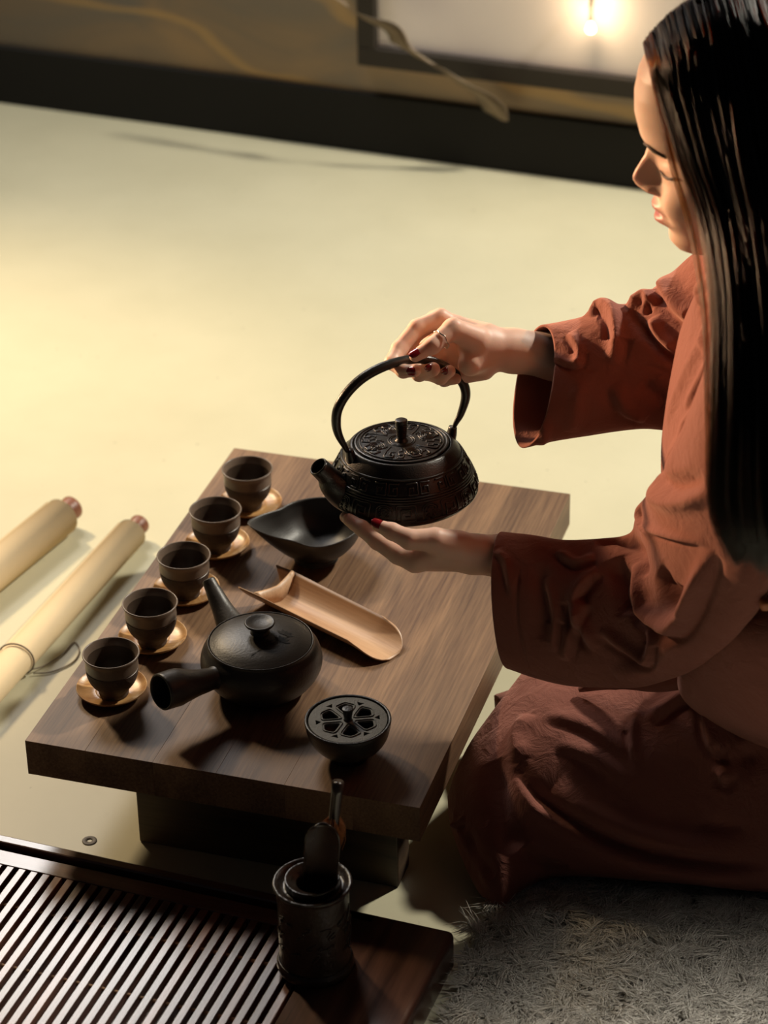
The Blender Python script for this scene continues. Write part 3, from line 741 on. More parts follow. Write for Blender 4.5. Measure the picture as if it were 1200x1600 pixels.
for k in range(nU):
    a0 = 2 * PI * k / nU + .22; s_ = 2 * PI / nU * .40; zb, zt = .0485, .0595
    for mir in (0, 1):
        pts_ = [(0, 1), (.9, 1), (.9, 0), (0.25, 0), (0.25, .62), (.58, .62), (.58, .34)]
        q = []
        for (u_, v_) in pts_:
            uu = u_ if not mir else (1.08 + .92 - u_ * .92); vv = v_ if not mir else v_
            q.append((a0 + uu * s_, zb + vv * (zt - zb)))
        rb.append(ribbon(linepath(q, 2), .0008))
nU = 10
for k in range(nU):
    a0 = 2 * PI * k / nU + .1; s_ = 2 * PI / nU
    c_ = a0 + s_ * .25
    for rr in (.3, .75, 1.15):
        rb.append(ribbon([(c_ + math.cos(t) * rr * .095, .0335 + math.sin(t) * rr * .0040) for t in np.linspace(-.4, PI + .4, 12)], .0007))
    rb.append(ribbon([(c_ + .11, .0325), (c_ + .11, .0215)], .0007)); rb.append(ribbon([(c_ - .11, .0325), (c_ - .11, .0215)], .0007))
    for zz in (.0222, .0262, .030):
        for da in (-.045, .045):
            rb.append(ribbon([(c_ + da + math.cos(t) * .018, zz + math.sin(t) * .0009) for t in np.linspace(0, 2 * PI, 8)], .0006))
    q = [(a0 + s_ * .52, .0215), (a0 + s_ * .52, .038), (a0 + s_ * .92, .038), (a0 + s_ * .92, .0215), (a0 + s_ * .62, .0215), (a0 + s_ * .62, .0335), (a0 + s_ * .82, .0335), (a0 + s_ * .82, .0270), (a0 + s_ * .70, .0270)]
    rb.append(ribbon(linepath(q, 2), .0007))
V, F = merge(rb); mesh_obj('relief_pattern', V, F, M_iron, kt)
# lid
kl = lathe('kettle_lid', smooth_prof([(.0001, .0745), (.0525, .0745), (.0525, .0745), (.0530, .0772), (.0525, .0780), (.0505, .0782), (.0495, .0774), (.030, .0785), (.0001, .0790)], 4), M_iron, kt, 96)
lr = []
def lp(r, a_): return (r * math.cos(a_), r * math.sin(a_), .0779 + .0011 * (1 - r / .05))
def lrib(pts, w_=.0007):
    w_ = w_ * 1.35; return tube_vf(pts, [w_, w_], max(4, len(pts) * 2), 5)
for rr in (.0125, .0150, .0470): lr.append(lrib([lp(rr, t) for t in np.linspace(0, 2 * PI, 60)]))
for k in range(8):
    a0 = 2 * PI * k / 8
    if k % 2 == 0:
        for rr in (.002, .0045, .007, .0095):
            lr.append(lrib([tuple(np.array(lp(.031, a0)) + np.array([rr * math.cos(t + a0), rr * math.sin(t + a0), 0])) for t in np.linspace(.6, 2 * PI - .6, 20)]))
    for q in ([(.020, -.30), (.043, -.13), (.043, .10), (.037, .10), (.037, -.03), (.031, -.03), (.031, .13)], [(.022, .35), (.028, .35), (.028, .22), (.036, .28), (.036, .42), (.044, .36), (.044, .22)]):
        pts_ = []
        for (r0, b0_), (r1_, b1_) in zip(q[:-1], q[1:]):
            for t in (0, .5): pts_.append(lp(r0 + (r1_ - r0) * t, a0 + b0_ + (b1_ - b0_) * t))
        pts_.append(lp(q[-1][0], a0 + q[-1][1])); lr.append(lrib(pts_, .0008))
V, F = merge(lr); mesh_obj('lid_relief', V, F, M_iron, kl)
kn = [(.0001, .0785), (.0075, .0785), (.0062, .0805), (.0050, .0825)]
for k in range(7): kn += [(.0052 + .00022 * k, .0838 + k * .0026), (.0058 + .00022 * k, .0851 + k * .0026)]
kn += [(.0070, .1030), (.0060, .1045), (.0001, .1050)]
lathe('lid_knob', smooth_prof(kn, 3), M_iron, kl, 32)
# spout, in the kettle's own frame (x along the spout)
hollow_tube('spout', [(.058, 0, .026), (.072, 0, .033), (.084, 0, .044), (.092, 0, .057), (.102, 0, .0695)], [.026, .0215, .0165, .0118, .0112], .0022, M_iron, kt, 32, 28)
for s in (1, -1):
    tube('handle_ear', [(s * .0600, 0, .066), (s * .0625, 0, .074), (s * .0640, 0, .0815)], [.0078, .0068, .0055], M_iron, kt, 14, 18, sx=.8)
hp = [(.0635, .0745), (.0690, .0860), (.0765, .1030), (.0790, .1180), (.0765, .1340), (.0660, .1500), (.0480, .1640), (.0250, .1725), (.0, .1755), (-.0250, .1735), (-.0480, .1620), (-.0660, .1470), (-.0775, .1310), (-.0800, .1150), (-.0740, .0960), (-.0680, .0860), (-.0640, .0780)]
tube('arched_handle', [(x, 0, z) for x, z in hp], [.0020, .0032, .0046, .0054, .0056, .0056, .0056, .0056, .0054, .0054, .0054, .0056, .0056, .0054, .0042, .0030, .0020], M_iron, kt, 90, 18)

# ------------------------------------------------------------------ floor plug
pp = (0.0459,0.0457,-0.0000)
tag(lathe('floor_plug', [(.0028, .0002), (.0082, .0002), (.0086, .0006), (.0080, .0010), (.0032, .0010), (.0028, .0002)], M_plug, None, 40, (pp[0], pp[1], 0), False), 'flat grey washer lying on the bare floor beside the table', 'washer')

# ------------------------------------------------------------------ implicit surfaces for the figure
def surface_net(fn, lo, hi, h):
    lo = np.array(lo); hi = np.array(hi); n = np.ceil((hi - lo) / h).astype(int) + 1
    ax = [lo[i] + h * np.arange(n[i]) for i in range(3)]
    Vv = np.empty(n, np.float32)
    step = max(1, int(600000 / (n[1] * n[2])))
    for i in range(0, n[0], step):
        X, Y, Z = np.meshgrid(ax[0][i:i + step].astype(np.float32), ax[1].astype(np.float32), ax[2].astype(np.float32), indexing='ij')
        Vv[i:i + step] = fn(X, Y, Z)
    ins = Vv < 0
    c = np.zeros(np.array(n) - 1, np.uint8)
    for dx in (0, 1):
        for dy in (0, 1):
            for dz in (0, 1): c += ins[dx:n[0] - 1 + dx, dy:n[1] - 1 + dy, dz:n[2] - 1 + dz]
    cells = np.argwhere((c > 0) & (c < 8)); idx = -np.ones(c.shape, np.int64); idx[tuple(cells.T)] = np.arange(len(cells))
    acc = np.zeros((len(cells), 3)); cnt = np.zeros(len(cells))
    co = [(0, 0, 0), (1, 0, 0), (0, 1, 0), (1, 1, 0), (0, 0, 1), (1, 0, 1), (0, 1, 1), (1, 1, 1)]
    vals = [Vv[tuple((cells + np.array(k)).T)] for k in co]
    for a_ in range(8):
        for b_ in range(a_ + 1, 8):
            d = np.array(co[b_]) - np.array(co[a_])
            if np.abs(d).sum() != 1: continue
            va, vb = vals[a_], vals[b_]; m = (va < 0) != (vb < 0)
            t = np.where(m, va / np.where(m, va - vb, 1), 0)
            acc += np.where(m[:, None], np.array(co[a_]) + t[:, None] * d, 0); cnt += m
    verts = lo + h * (cells + acc / cnt[:, None]); quads = []
    for axs in range(3):
        o1_, o2_ = [(1, 2), (2, 0), (0, 1)][axs]
        sl0 = [slice(None)] * 3; sl1 = [slice(None)] * 3; sl0[axs] = slice(0, -1); sl1[axs] = slice(1, None)
        A = ins[tuple(sl0)]; B = ins[tuple(sl1)]
        e = np.argwhere(A != B); e = e[(e[:, o1_] > 0) & (e[:, o2_] > 0) & (e[:, o1_] < n[o1_] - 1) & (e[:, o2_] < n[o2_] - 1)]
        flip = ~A[tuple(e.T)]
        def g(d1_, d2_):
            k = e.copy(); k[:, o1_] -= d1_; k[:, o2_] -= d2_; return idx[tuple(k.T)]
        q = np.stack([g(1, 1), g(0, 1), g(0, 0), g(1, 0)], 1); q[flip] = q[flip][:, ::-1]
        quads.append(q)
    Q = np.concatenate(quads); Q = Q[(Q >= 0).all(1)]
    return verts, Q
def smin(a_, b_, k): 
    h_ = np.clip(.5 + .5 * (b_ - a_) / k, 0, 1); return b_ + (a_ - b_) * h_ - k * h_ * (1 - h_)
def rcone(X, Y, Z, a_, b_, r1_, r2_):
    a_ = np.asarray(a_, np.float32); ab = np.asarray(b_, np.float32) - a_; L2 = float(ab @ ab) + 1e-12
    px, py, pz = X - a_[0], Y - a_[1], Z - a_[2]
    t = np.clip((px * ab[0] + py * ab[1] + pz * ab[2]) / L2, 0, 1)
    return np.sqrt((px - t * ab[0]) ** 2 + (py - t * ab[1]) ** 2 + (pz - t * ab[2]) ** 2) - (r1_ + (r2_ - r1_) * t)
def chain(X, Y, Z, pts, rad, k=.003):
    d = None
    for i in range(len(pts) - 1):
        c = rcone(X, Y, Z, pts[i], pts[i + 1], rad[i], rad[i + 1]); d = c if d is None else smin(d, c, k)
    return d
def hand_fn(palm, fingers, arm, ks=.008, kf=.0035):
    def fn(X, Y, Z):
        d = None
        for pts, rad in palm + [arm]:
            c = chain(X, Y, Z, pts, rad, .010); d = c if d is None else smin(d, c, ks)
        fs = None
        for pts, rad in fingers:
            c = chain(X, Y, Z, pts, rad, kf)
            fs = c if fs is None else smin(fs, c, .0012)
        return smin(d, fs, .005)
    return fn

# --- right hand (far arm) pinching the arched handle from above
R_wr = (0.4582,0.3792,0.5251)
arm_R = ([(0.4245,0.3534,0.5398), R_wr, (0.5048,0.3997,0.5147), (0.5702,0.4022,0.5151), (0.6392,0.4141,0.5384)], [.0215, .0235, .0268, .028, .030])
palm_R = [([(0.4282,0.3669,0.5400), (0.3939,0.3762,0.5469)], [.020, .0125]),
          ([(0.4257,0.3762,0.5367), (0.3808,0.3908,0.5437)], [.017, .0105]),
          ([(0.4336,0.3609,0.5277), (0.4228,0.3329,0.5274)], [.020, .014]),
          ([(0.4312,0.3561,0.5113), (0.4124,0.3519,0.5044)], [.014, .0115]),
          ([(0.4279,0.3766,0.5167), (0.3912,0.3937,0.5235)], [.017, .0105]),
          ([(0.4252,0.3646,0.5183), (0.4016,0.3639,0.5154)], [.015, .012]),
          ([(0.4180,0.3776,0.5173), (0.3898,0.3742,0.5184), (0.3813,0.3621,0.5168)], [.015, .013, .010])]
fing_R = [  # thumb, index, middle, ring, little
    ([(0.4239,0.3476,0.5504), (0.4042,0.3289,0.5696), (0.3884,0.3023,0.5602), (0.3729,0.2878,0.5527)], [.0155, .0118, .0092, .0068]),
    ([(0.3937,0.3769,0.5481), (0.3775,0.3713,0.5591), (0.3561,0.3525,0.5534), (0.3428,0.3266,0.5381), (0.3401,0.3057,0.5314), (0.3572,0.2927,0.5292), (0.3716,0.2891,0.5338)], [.0115, .0105, .0095, .0090, .0080, .0075, .0072]),
    ([(0.3928,0.3906,0.5373), (0.3663,0.3892,0.5466), (0.3472,0.3645,0.5360), (0.3499,0.3344,0.5216), (0.3689,0.3151,0.5163), (0.3876,0.3068,0.5286)], [.0115, .0105, .0092, .0085, .0085, .0078]),
    ([(0.3960,0.3952,0.5234), (0.3717,0.3963,0.5278), (0.3576,0.3665,0.5163), (0.3698,0.3347,0.5081), (0.3906,0.3241,0.5099), (0.4021,0.3203,0.5214)], [.0110, .0100, .0088, .0082, .0078, .0070]),
    ([(0.4058,0.3866,0.5047), (0.3860,0.3852,0.5027), (0.3780,0.3576,0.4976), (0.3909,0.3384,0.4994), (0.4059,0.3326,0.5061)], [.0100, .0085, .0078, .0070, .0062])]
# --- left hand (near arm) supporting the base, palm up
arm_L = ([(0.4593,0.2131,0.3553), (0.4859,0.2168,0.3575), (0.5239,0.2157,0.3463), (0.5911,0.2054,0.3349), (0.6634,0.1980,0.3353)], [.0205, .0215, .0225, .025, .028])
palm_L = [([(0.4652,0.2045,0.3679), (0.4329,0.1832,0.3793)], [.019, .016]),
          ([(0.4606,0.2135,0.3553), (0.4054,0.1774,0.3644)], [.0185, .0145]),
          ([(0.4573,0.2259,0.3474), (0.3960,0.1994,0.3555)], [.0175, .0125]),
          ([(0.4554,0.2409,0.3432), (0.3939,0.2237,0.3466)], [.016, .0115]),
          ([(0.4514,0.2557,0.3396), (0.3985,0.2460,0.3409)], [.0145, .0105])]
fing_L = [
    ([(0.4467,0.1930,0.3783), (0.4260,0.1771,0.3907), (0.4009,0.1645,0.3949), (0.3806,0.1649,0.4019), (0.3642,0.1668,0.4055)], [.0165, .0135, .0110, .0092, .0066]),
    ([(0.4032,0.1749,0.3614), (0.3841,0.1758,0.3668), (0.3576,0.1863,0.3735), (0.3368,0.1946,0.3817), (0.3205,0.1999,0.3868)], [.0125, .0110, .0098, .0086, .0070]),
    ([(0.3942,0.1977,0.3538), (0.3671,0.2026,0.3597), (0.3419,0.2080,0.3674), (0.3236,0.2148,0.3737), (0.3105,0.2190,0.3775)], [.0115, .0100, .0092, .0082, .0066]),
    ([(0.3943,0.2223,0.3442), (0.3680,0.2285,0.3479), (0.3455,0.2367,0.3529), (0.3288,0.2425,0.3569)], [.0105, .0095, .0085, .0066]),
    ([(0.3987,0.2453,0.3397), (0.3757,0.2527,0.3417), (0.3571,0.2597,0.3447), (0.3448,0.2635,0.3473)], [.0095, .0085, .0075, .0058])]
# --- head
HO = np.array((0.68151,0.25096,0.86250)); HF = np.array((-0.93214,-0.28375,-0.22495)); HU = np.array((-0.21520,-0.06551,0.97437)); HL = np.array((0.29122,-0.95666,-0.00000))
zf = [-.140, -.131, -.124, -.117, -.106, -.094, -.082, -.070, -.055, -.035, -.012, .0, .014, .035, .055, .075, .095, .110, .122, .130]
xf = [.000, .020, .036, .0450, .0488, .0495, .0540, .0545, .0520, .0475, .0490, .0530, .0590, .0598, .0560, .0480, .0330, .0150, -.008, -.030]
wf = [.004, .018, .030, .037, .046, .052, .057, .061, .064, .0675, .0695, .070, .0705, .0715, .0710, .0680, .0600, .0490, .0330, .0080]
xb = [-.030, -.040, -.045, -.05, -.055, -.062, -.070, -.080, -.092, -.108, -.120, -.124, -.128, -.130, -.128, -.120, -.106, -.090, -.070, -.045]
nz_z = [-.0555, -.0515, -.046, -.040, -.033, -.026, -.018, -.010, -.002]
nz_a = [.000, .0085, .0185, .0250, .0285, .0240, .0165, .0085, .0015]
nz_w = [.013, .0125, .0135, .0130, .0105, .0085, .0075, .0075, .0090]
def head_fn(X, Y, Z):
    sh = X.shape; dx, dy, dz = X - HO[0], Y - HO[1], Z - HO[2]
    x = dx * HF[0] + dy * HF[1] + dz * HF[2]; y = dx * HL[0] + dy * HL[1] + dz * HL[2]; z = dx * HU[0] + dy * HU[1] + dz * HU[2]
    f = lambda t: np.interp(z.ravel(), zf, t).reshape(sh).astype(np.float32)
    A, Wd, Bk = f(xf), f(wf), f(xb); xc = -.025
    g = lambda c, s_, v: np.exp(-((v - c) / s_) ** 2)
    na = np.interp(z.ravel(), nz_z, nz_a, 0, 0).reshape(sh); nw = np.interp(z.ravel(), nz_z, nz_w).reshape(sh)
    bump = na * np.exp(-(np.abs(y) / nw) ** 2.2)
    bump += .0065 * g(.0125, .0055, np.abs(y)) * g(-.046, .0062, z)          # nostril wings
    ay = np.abs(y)
    bump += (.0085 * g(-.0655, .0055, z) + .0085 * g(-.0800, .0060, z) - .0030 * g(-.0728, .0022, z)) * np.exp(-(ay / .021) ** 2.4)
    bump += .003 * g(-.106, .010, z) * g(0, .016, y)                          # chin
    bump += -.0080 * g(.030, .014, ay) * g(-.010, .0115, z)                   # sockets
    bump += .0048 * g(.031, .0135, ay) * g(-.0155, .0080, z)                  # lids
    bump += -.0020 * g(.031, .013, ay) * g(-.0240, .0016, z)                  # lash crease
    bump += .0030 * g(.034, .018, ay) * g(.006, .007, z)                      # brow ridge
    bump += .0060 * g(.036, .018, ay) * g(-.058, .018, z)                     # cheek
    bump += -.0020 * g(.026, .006, ay) * g(-.072, .010, z)                    # smile fold
    fr = x > xc
    Ax = np.where(fr, A - xc + bump, xc - Bk)
    n_ = 2.25; rho = (np.abs((x - xc) / np.maximum(Ax, .004)) ** n_ + np.abs(y / np.maximum(Wd, .004)) ** n_) ** (1 / n_)
    d = (rho - 1) * np.minimum(Wd, .06)
    d = np.maximum(d, np.maximum(z - .131, -.139 - z))
    nk = rcone(X, Y, Z, HO + HF * -.045 + HU * -.07, HO + HF * -.085 + HU * -.175, .050, .048)
    return smin(d, nk, .012)
torso_pts = [([(0.7405,0.2721,0.7098), (0.7848,0.2555,0.6213), (0.8066,0.2372,0.4828), (0.8447,0.2301,0.3343)], [.038, .070, .080, .085])]
arms_u = [([(0.7824,0.2127,0.6713), (0.7675,0.1780,0.5251), (0.7304,0.1639,0.3838), (0.6656,0.1847,0.3521)], [.045, .040, .034, .032]),
          ([(0.7612,0.3184,0.6169), (0.7124,0.3656,0.5410), (0.6392,0.4141,0.5384)], [.040, .034, .030]),
          ([(0.8448,0.2654,0.2539), (0.6865,0.2717,0.0892), (0.5711,0.2542,0.0607)], [.07, .055, .045]),
          ([(0.8402,0.3075,0.2259), (0.6843,0.3636,0.0618), (0.5664,0.3408,0.0456)], [.07, .055, .045])]
def torso_fn(X, Y, Z):
    d = None
    for pts, rad in torso_pts + arms_u:
        c = chain(X, Y, Z, pts, rad, .03); d = c if d is None else smin(d, c, .03)
    return d
def bounds(parts, pad):
    P_ = np.array([p for pts, r in parts for p in pts]); rr = max(max(r) for pts, r in parts) + pad
    return P_.min(0) - rr, P_.max(0) + rr
BV, BQ, TI = [], [], []
def add_patch(v, q, tint=None):
    k = sum(len(a_) for a_ in BV); BV.append(v); BQ.append(q + k); TI.append(np.zeros(len(v)) if tint is None else tint)
for palm, fing, armp in ((palm_R, fing_R, arm_R), (palm_L, fing_L, arm_L)):
    lo, hi = bounds(palm + fing + [(armp[0][:3], armp[1][:3])], .004)
    fn = hand_fn(palm, fing, armp)
    v, q = surface_net(fn, lo, hi, .0014); add_patch(v, q)
    lo2, hi2 = bounds([(armp[0][2:], armp[1][2:])], .004)
    v, q = surface_net(lambda X, Y, Z, a_=armp: chain(X, Y, Z, a_[0], a_[1], .01), lo2, hi2, .004); add_patch(v, q)
c_ = HO + HF * -.03; lo = c_ - .17; hi = c_ + .17; lo[2] = HO[2] - .21
v, q = surface_net(head_fn, lo, hi, .0021)
loc = np.stack([(v - HO) @ HF, (v - HO) @ HL, (v - HO) @ HU], 1)
lipz = np.exp(-((loc[:, 2] + .0730) / .0125) ** 6) * np.exp(-(np.abs(loc[:, 1]) / .0215) ** 5) * (loc[:, 0] > .045)
add_patch(v, q, lipz)
lo, hi = bounds(torso_pts + arms_u, .01)
v, q = surface_net(torso_fn, lo, hi, .010); add_patch(v, q)
BVa = np.concatenate(BV); BQa = np.concatenate(BQ)
woman = empty('person', (0.7966,0.1498,0.0923), 'kneeling woman in a terracotta linen robe with long black hair holding the kettle', 'person')
woman.location.z = 0; wl_ = np.array(woman.location)
body_o = np_mesh('body', BVa - wl_, BQa, M_skin, woman)
at = body_o.data.attributes.new('tint', 'FLOAT', 'POINT'); at.data.foreach_set('value', np.concatenate(TI).astype(np.float32))

# fingernails: little curved shields on the finger tips
def nail(pos, ax_, nrm, ln, wd):
    pos = np.array(pos); ax_ = np.array(ax_, float); ax_ /= np.linalg.norm(ax_); nrm = np.array(nrm, float); nrm -= ax_ * (nrm @ ax_); nrm /= np.linalg.norm(nrm)
    sd_ = np.cross(ax_, nrm); V, F = [], []; n, m = 10, 8
    for side in (0, 1):
        for i in range(n + 1):
            t = -1 + 2 * i / n; ww = wd * (1 - abs(t) ** 3.2) ** .5 if abs(t) < 1 else wd * .05
            for j in range(m + 1):
                s = -1 + 2 * j / m
                V.append(tuple(pos + ax_ * t * ln + sd_ * s * ww + nrm * (.0012 * (1 - side) - .0024 * (s * ww / wd) ** 2 - .0008 * t * t) - wl_))
    w_ = m + 1; o__ = (n + 1) * w_
    for i in range(n):
        for j in range(m):
            a_ = i * w_ + j; F.append((a_, a_ + 1, a_ + w_ + 1, a_ + w_)); F.append((o__ + a_, o__ + a_ + w_, o__ + a_ + w_ + 1, o__ + a_ + 1))
        a_ = i * w_; F.append((a_, a_ + w_, o__ + a_ + w_, o__ + a_)); b_ = a_ + m; F.append((b_, o__ + b_, o__ + b_ + w_, b_ + w_))
    return mesh_obj('fingernail', V, F, M_nail, woman)
toc = -cam_fwd
def tip_nail(f, nrm, ln=.0075, wd=.0055, back=.25):
    pts, rad = f; a_ = np.array(pts[-2]); b_ = np.array(pts[-1]); ax_ = (b_ - a_) / np.linalg.norm(b_ - a_)
    nrm = np.array(nrm, float); nrm -= ax_ * (nrm @ ax_); nrm /= np.linalg.norm(nrm)
    return nail(b_ - ax_ * .001 + nrm * (rad[-1] * .93), ax_, nrm, ln, wd)
tip_nail(fing_R[0], toc * .8 + cam_up * .75, .0085, .0054)
tip_nail(fing_R[1], toc * 1.0 - cam_up * .15, .0062, .0050)
tip_nail(fing_R[2], toc * 1.0 + cam_up * .35, .0062, .0050)
tip_nail(fing_R[3], toc * 1.0 + cam_up * .35, .0055, .0045)
tip_nail(fing_L[0], toc * .9 + cam_up * .45, .0085, .0056)
# ring on the thumb
c_ = np.array((0.3951,0.3119,0.5634)); T_ = np.array(fing_R[0][0][2]) - np.array(fing_R[0][0][1]); T_ /= np.linalg.norm(T_)
u1 = cam_up - T_ * (cam_up @ T_); u1 /= np.linalg.norm(u1); u2 = np.cross(T_, u1)
tube('finger_ring', [tuple(c_ + .0112 * (math.cos(t) * u1 + math.sin(t) * u2) + T_ * .0008 * math.sin(6 * t) - wl_) for t in np.linspace(0, 2 * PI, 40)], [.0008, .0008], M_ring, woman, 80, 8)
# eyebrows and lashes
def face_strip(name, pts, w_list, mat):
    """pts in head coordinates (side, up); pushed onto the face surface"""
    C_ = crom([(a_, b_) for a_, b_ in pts], 24); Ws = np.interp(np.linspace(0, 1, 24), np.linspace(0, 1, len(w_list)), w_list)
    V, F = [], []
    hv = BV[4] if len(BV) > 4 else BV[-2]
    for i in range(24):
        for s in (-1, 1):
            y_, z_ = C_[i][0], C_[i][1] + s * Ws[i]
            dd = (loc[:, 1] - y_) ** 2 + (loc[:, 2] - z_) ** 2 + np.where(loc[:, 0] < 0, 1, 0); k = np.argsort(dd)[:4]
            x_ = float(loc[k, 0].mean()) + .0016
            V.append(tuple(HO + HF * x_ + HL * y_ + HU * z_ - wl_))
    for i in range(23): F.append((2 * i, 2 * i + 1, 2 * i + 3, 2 * i + 2))
    o = mesh_obj(name, V, F, mat, woman); md = o.modifiers.new('thick', 'SOLIDIFY'); md.thickness = .0012; md.offset = 0
    return o
for s in (1, -1):
    face_strip('eyebrow', [(s * .012, .002), (s * .022, .0055), (s * .034, .0065), (s * .046, .0015)], [.0040, .0054, .0048, .0020], M_brow)
    face_strip('eyelashes', [(s * .018, -.0235), (s * .026, -.0262), (s * .036, -.0262), (s * .046, -.0225)], [.0006, .0012, .0014, .0006], M_brow)

# ------------------------------------------------------------------ robe
def ring_loft(rings, ns, m, power=2.0, inner=None, floor=None):
    """rings: (top point, bottom point, depth axis vector); returns verts grid (ns, m, 3)"""
    Tt = crom([r[0] for r in rings], ns); Bb = crom([r[1] for r in rings], ns); Dd = crom([r[2] for r in rings], ns)
    th_ = np.linspace(0, 2 * PI, m, endpoint=False); c = np.cos(th_); s = np.sin(th_)
    e = 2 / power; cc = np.sign(c) * np.abs(c) ** e; ss = np.sign(s) * np.abs(s) ** e
    ctr = (Tt + Bb) / 2; hv_ = (Tt - Bb) / 2
    G = ctr[:, None, :] + hv_[:, None, :] * cc[None, :, None] - Dd[:, None, :] * ss[None, :, None]
    if floor is not None: G[:, :, 2] = np.maximum(G[:, :, 2], floor)
    return G
def grid_faces(ns, m, cap0=False, cap1=True):
    i, j = np.meshgrid(np.arange(ns - 1), np.arange(m), indexing='ij'); a_ = i * m + j; b_ = i * m + (j + 1) % m
    return np.stack([a_, b_, b_ + m, a_ + m], -1).reshape(-1, 4)
def normals(G):
    du = np.gradient(G, axis=0); dv = (np.roll(G, -1, 1) - np.roll(G, 1, 1)) / 2
    n = np.cross(du, dv); l = np.linalg.norm(n, axis=2, keepdims=True); n = n / (l + 1e-12)
    out = G - G.mean(1, keepdims=True); s = np.sign((n * out).sum()); return n * s
def seg_dist(Pp, A):
    """distance and parameter 0..1 along polyline A, for points Pp"""
    best = np.full(len(Pp), 1e9); par = np.zeros(len(Pp)); side = np.zeros((len(Pp), 3)); k = len(A) - 1
    for i in range(k):
        ab = A[i + 1] - A[i]; t = np.clip(((Pp - A[i]) @ ab) / (ab @ ab + 1e-12), 0, 1); v_ = Pp - A[i] - t[:, None] * ab
        d = np.linalg.norm(v_, axis=1); m_ = d < best; best[m_] = d[m_]; par[m_] = (i + t[m_]) / k; side[m_] = v_[m_]
    return best, par, side
def sculpt(G, strokes, gain=1.0):
    """strokes: (points, width, height[, under]) ridge (+) or groove (-); `under` digs a shadowed groove on the lower side"""
    sh = G.shape; N0 = normals(G).reshape(-1, 3); Pp = G.reshape(-1, 3); D = np.zeros(len(Pp))
    for st in strokes:
        A = crom(st[0], 14); w_, h_ = st[1], st[2] * gain; und = st[3] * gain if len(st) > 3 else 0
        sel = np.all((Pp > A.min(0) - 3 * w_) & (Pp < A.max(0) + 3 * w_), axis=1)
        if not sel.any(): continue
        d, t, v_ = seg_dist(Pp[sel], A); tap = np.clip(np.minimum(t, 1 - t) * 5, 0, 1) ** .7
        val = h_ * np.exp(-(d / w_) ** 2)
        if und:
            sd_ = np.sign(v_ @ (-cam_up)); q_ = d * sd_
            val = val - und * np.exp(-((q_ - 1.15 * w_) / (.6 * w_)) ** 2)
        D[np.where(sel)[0]] += val * tap
    return (Pp + N0 * D[:, None]).reshape(sh)
def wrinkle(G, amp, seed, sc_=18, aniso=(1, 1, 1)):
    r_ = np.random.default_rng(seed); Pp = G.reshape(-1, 3); D = np.zeros(len(Pp))
    for k in range(26):
        kv = r_.normal(size=3) * np.array(aniso) * sc_ * r_.uniform(.6, 2.2); ph = r_.uniform(0, 6.28)
        wp = r_.normal(size=3) * sc_ * .5
        D += np.sin(Pp @ kv + ph + 1.3 * np.sin(Pp @ wp + ph * 2)) / (1 + np.linalg.norm(kv) / sc_)
    return (Pp + normals(G).reshape(-1, 3) * (D * amp / 3)[:, None]).reshape(G.shape)
fwd = cam_fwd
def dv(b_, rx=0, uy=0): return tuple(fwd * b_ + cam_right * rx + cam_up * uy)
robe = empty('robe', (0, 0, 0)); robe.parent = woman
def cloth(name, G, parent=robe, caps=(True, True)):
    ns, m, _ = G.shape; Q = grid_faces(ns, m); V = (G.reshape(-1, 3) - wl_)
    o = np_mesh(name, V, Q, M_robe, parent)
    bm = bmesh.new(); bm.from_mesh(o.data); bm.verts.ensure_lookup_table()
    if caps[0]: bm.faces.new([bm.verts[k] for k in range(m)])
    if caps[1]: bm.faces.new([bm.verts[(ns - 1) * m + k] for k in range(m)])
    bmesh.ops.recalc_face_normals(bm, faces=bm.faces)
    for f_ in bm.faces: f_.smooth = True
    bm.to_mesh(o.data); bm.free()
    return o
def with_lining(G, nin=26, th_=.0028):
    """turn the open cuff inside: rings running back into the sleeve"""
    ctr = G.mean(1, keepdims=True); inn = []
    for k in range(nin, -1, -1):
        c_k = ctr[k]; v_ = G[k] - c_k; l = np.linalg.norm(v_, axis=1, keepdims=True); inn.append(c_k + v_ * np.maximum(0.05, (l - th_) / l) * (1 - .10 * k / nin))
    return np.concatenate([np.array(inn), G], 0)

# near (left) sleeve
near = [((0.4865,0.2304,0.3791), (0.5149,0.1590,0.2499), dv(.046, .017)),
        ((0.5190,0.2336,0.3776), (0.5453,0.1587,0.2438), dv(.050, .013)),
        ((0.5584,0.2340,0.3779), (0.5865,0.1581,0.2416), dv(.054, .007)),
        ((0.5975,0.2336,0.3869), (0.6301,0.1534,0.2511), dv(.058)),
        ((0.6298,0.2293,0.4027), (0.6733,0.1464,0.2670), dv(.064)),
        ((0.6431,0.2001,0.4471), (0.7179,0.1240,0.3063), dv(.070)),
        ((0.6611,0.1651,0.4993), (0.7617,0.0913,0.3689), dv(.074)),
        ((0.6854,0.1345,0.5554), (0.7997,0.0651,0.4446), dv(.075)),
        ((0.7075,0.1085,0.6202), (0.8243,0.0475,0.5411), dv(.072)),
        ((0.7247,0.1023,0.6897), (0.8335,0.0558,0.6380), dv(.066)),
        ((0.7365,0.1090,0.7434), (0.8291,0.0830,0.7135), dv(.055)),
        ((0.7509,0.1265,0.7644), (0.8042,0.1046,0.7609), dv(.035))]
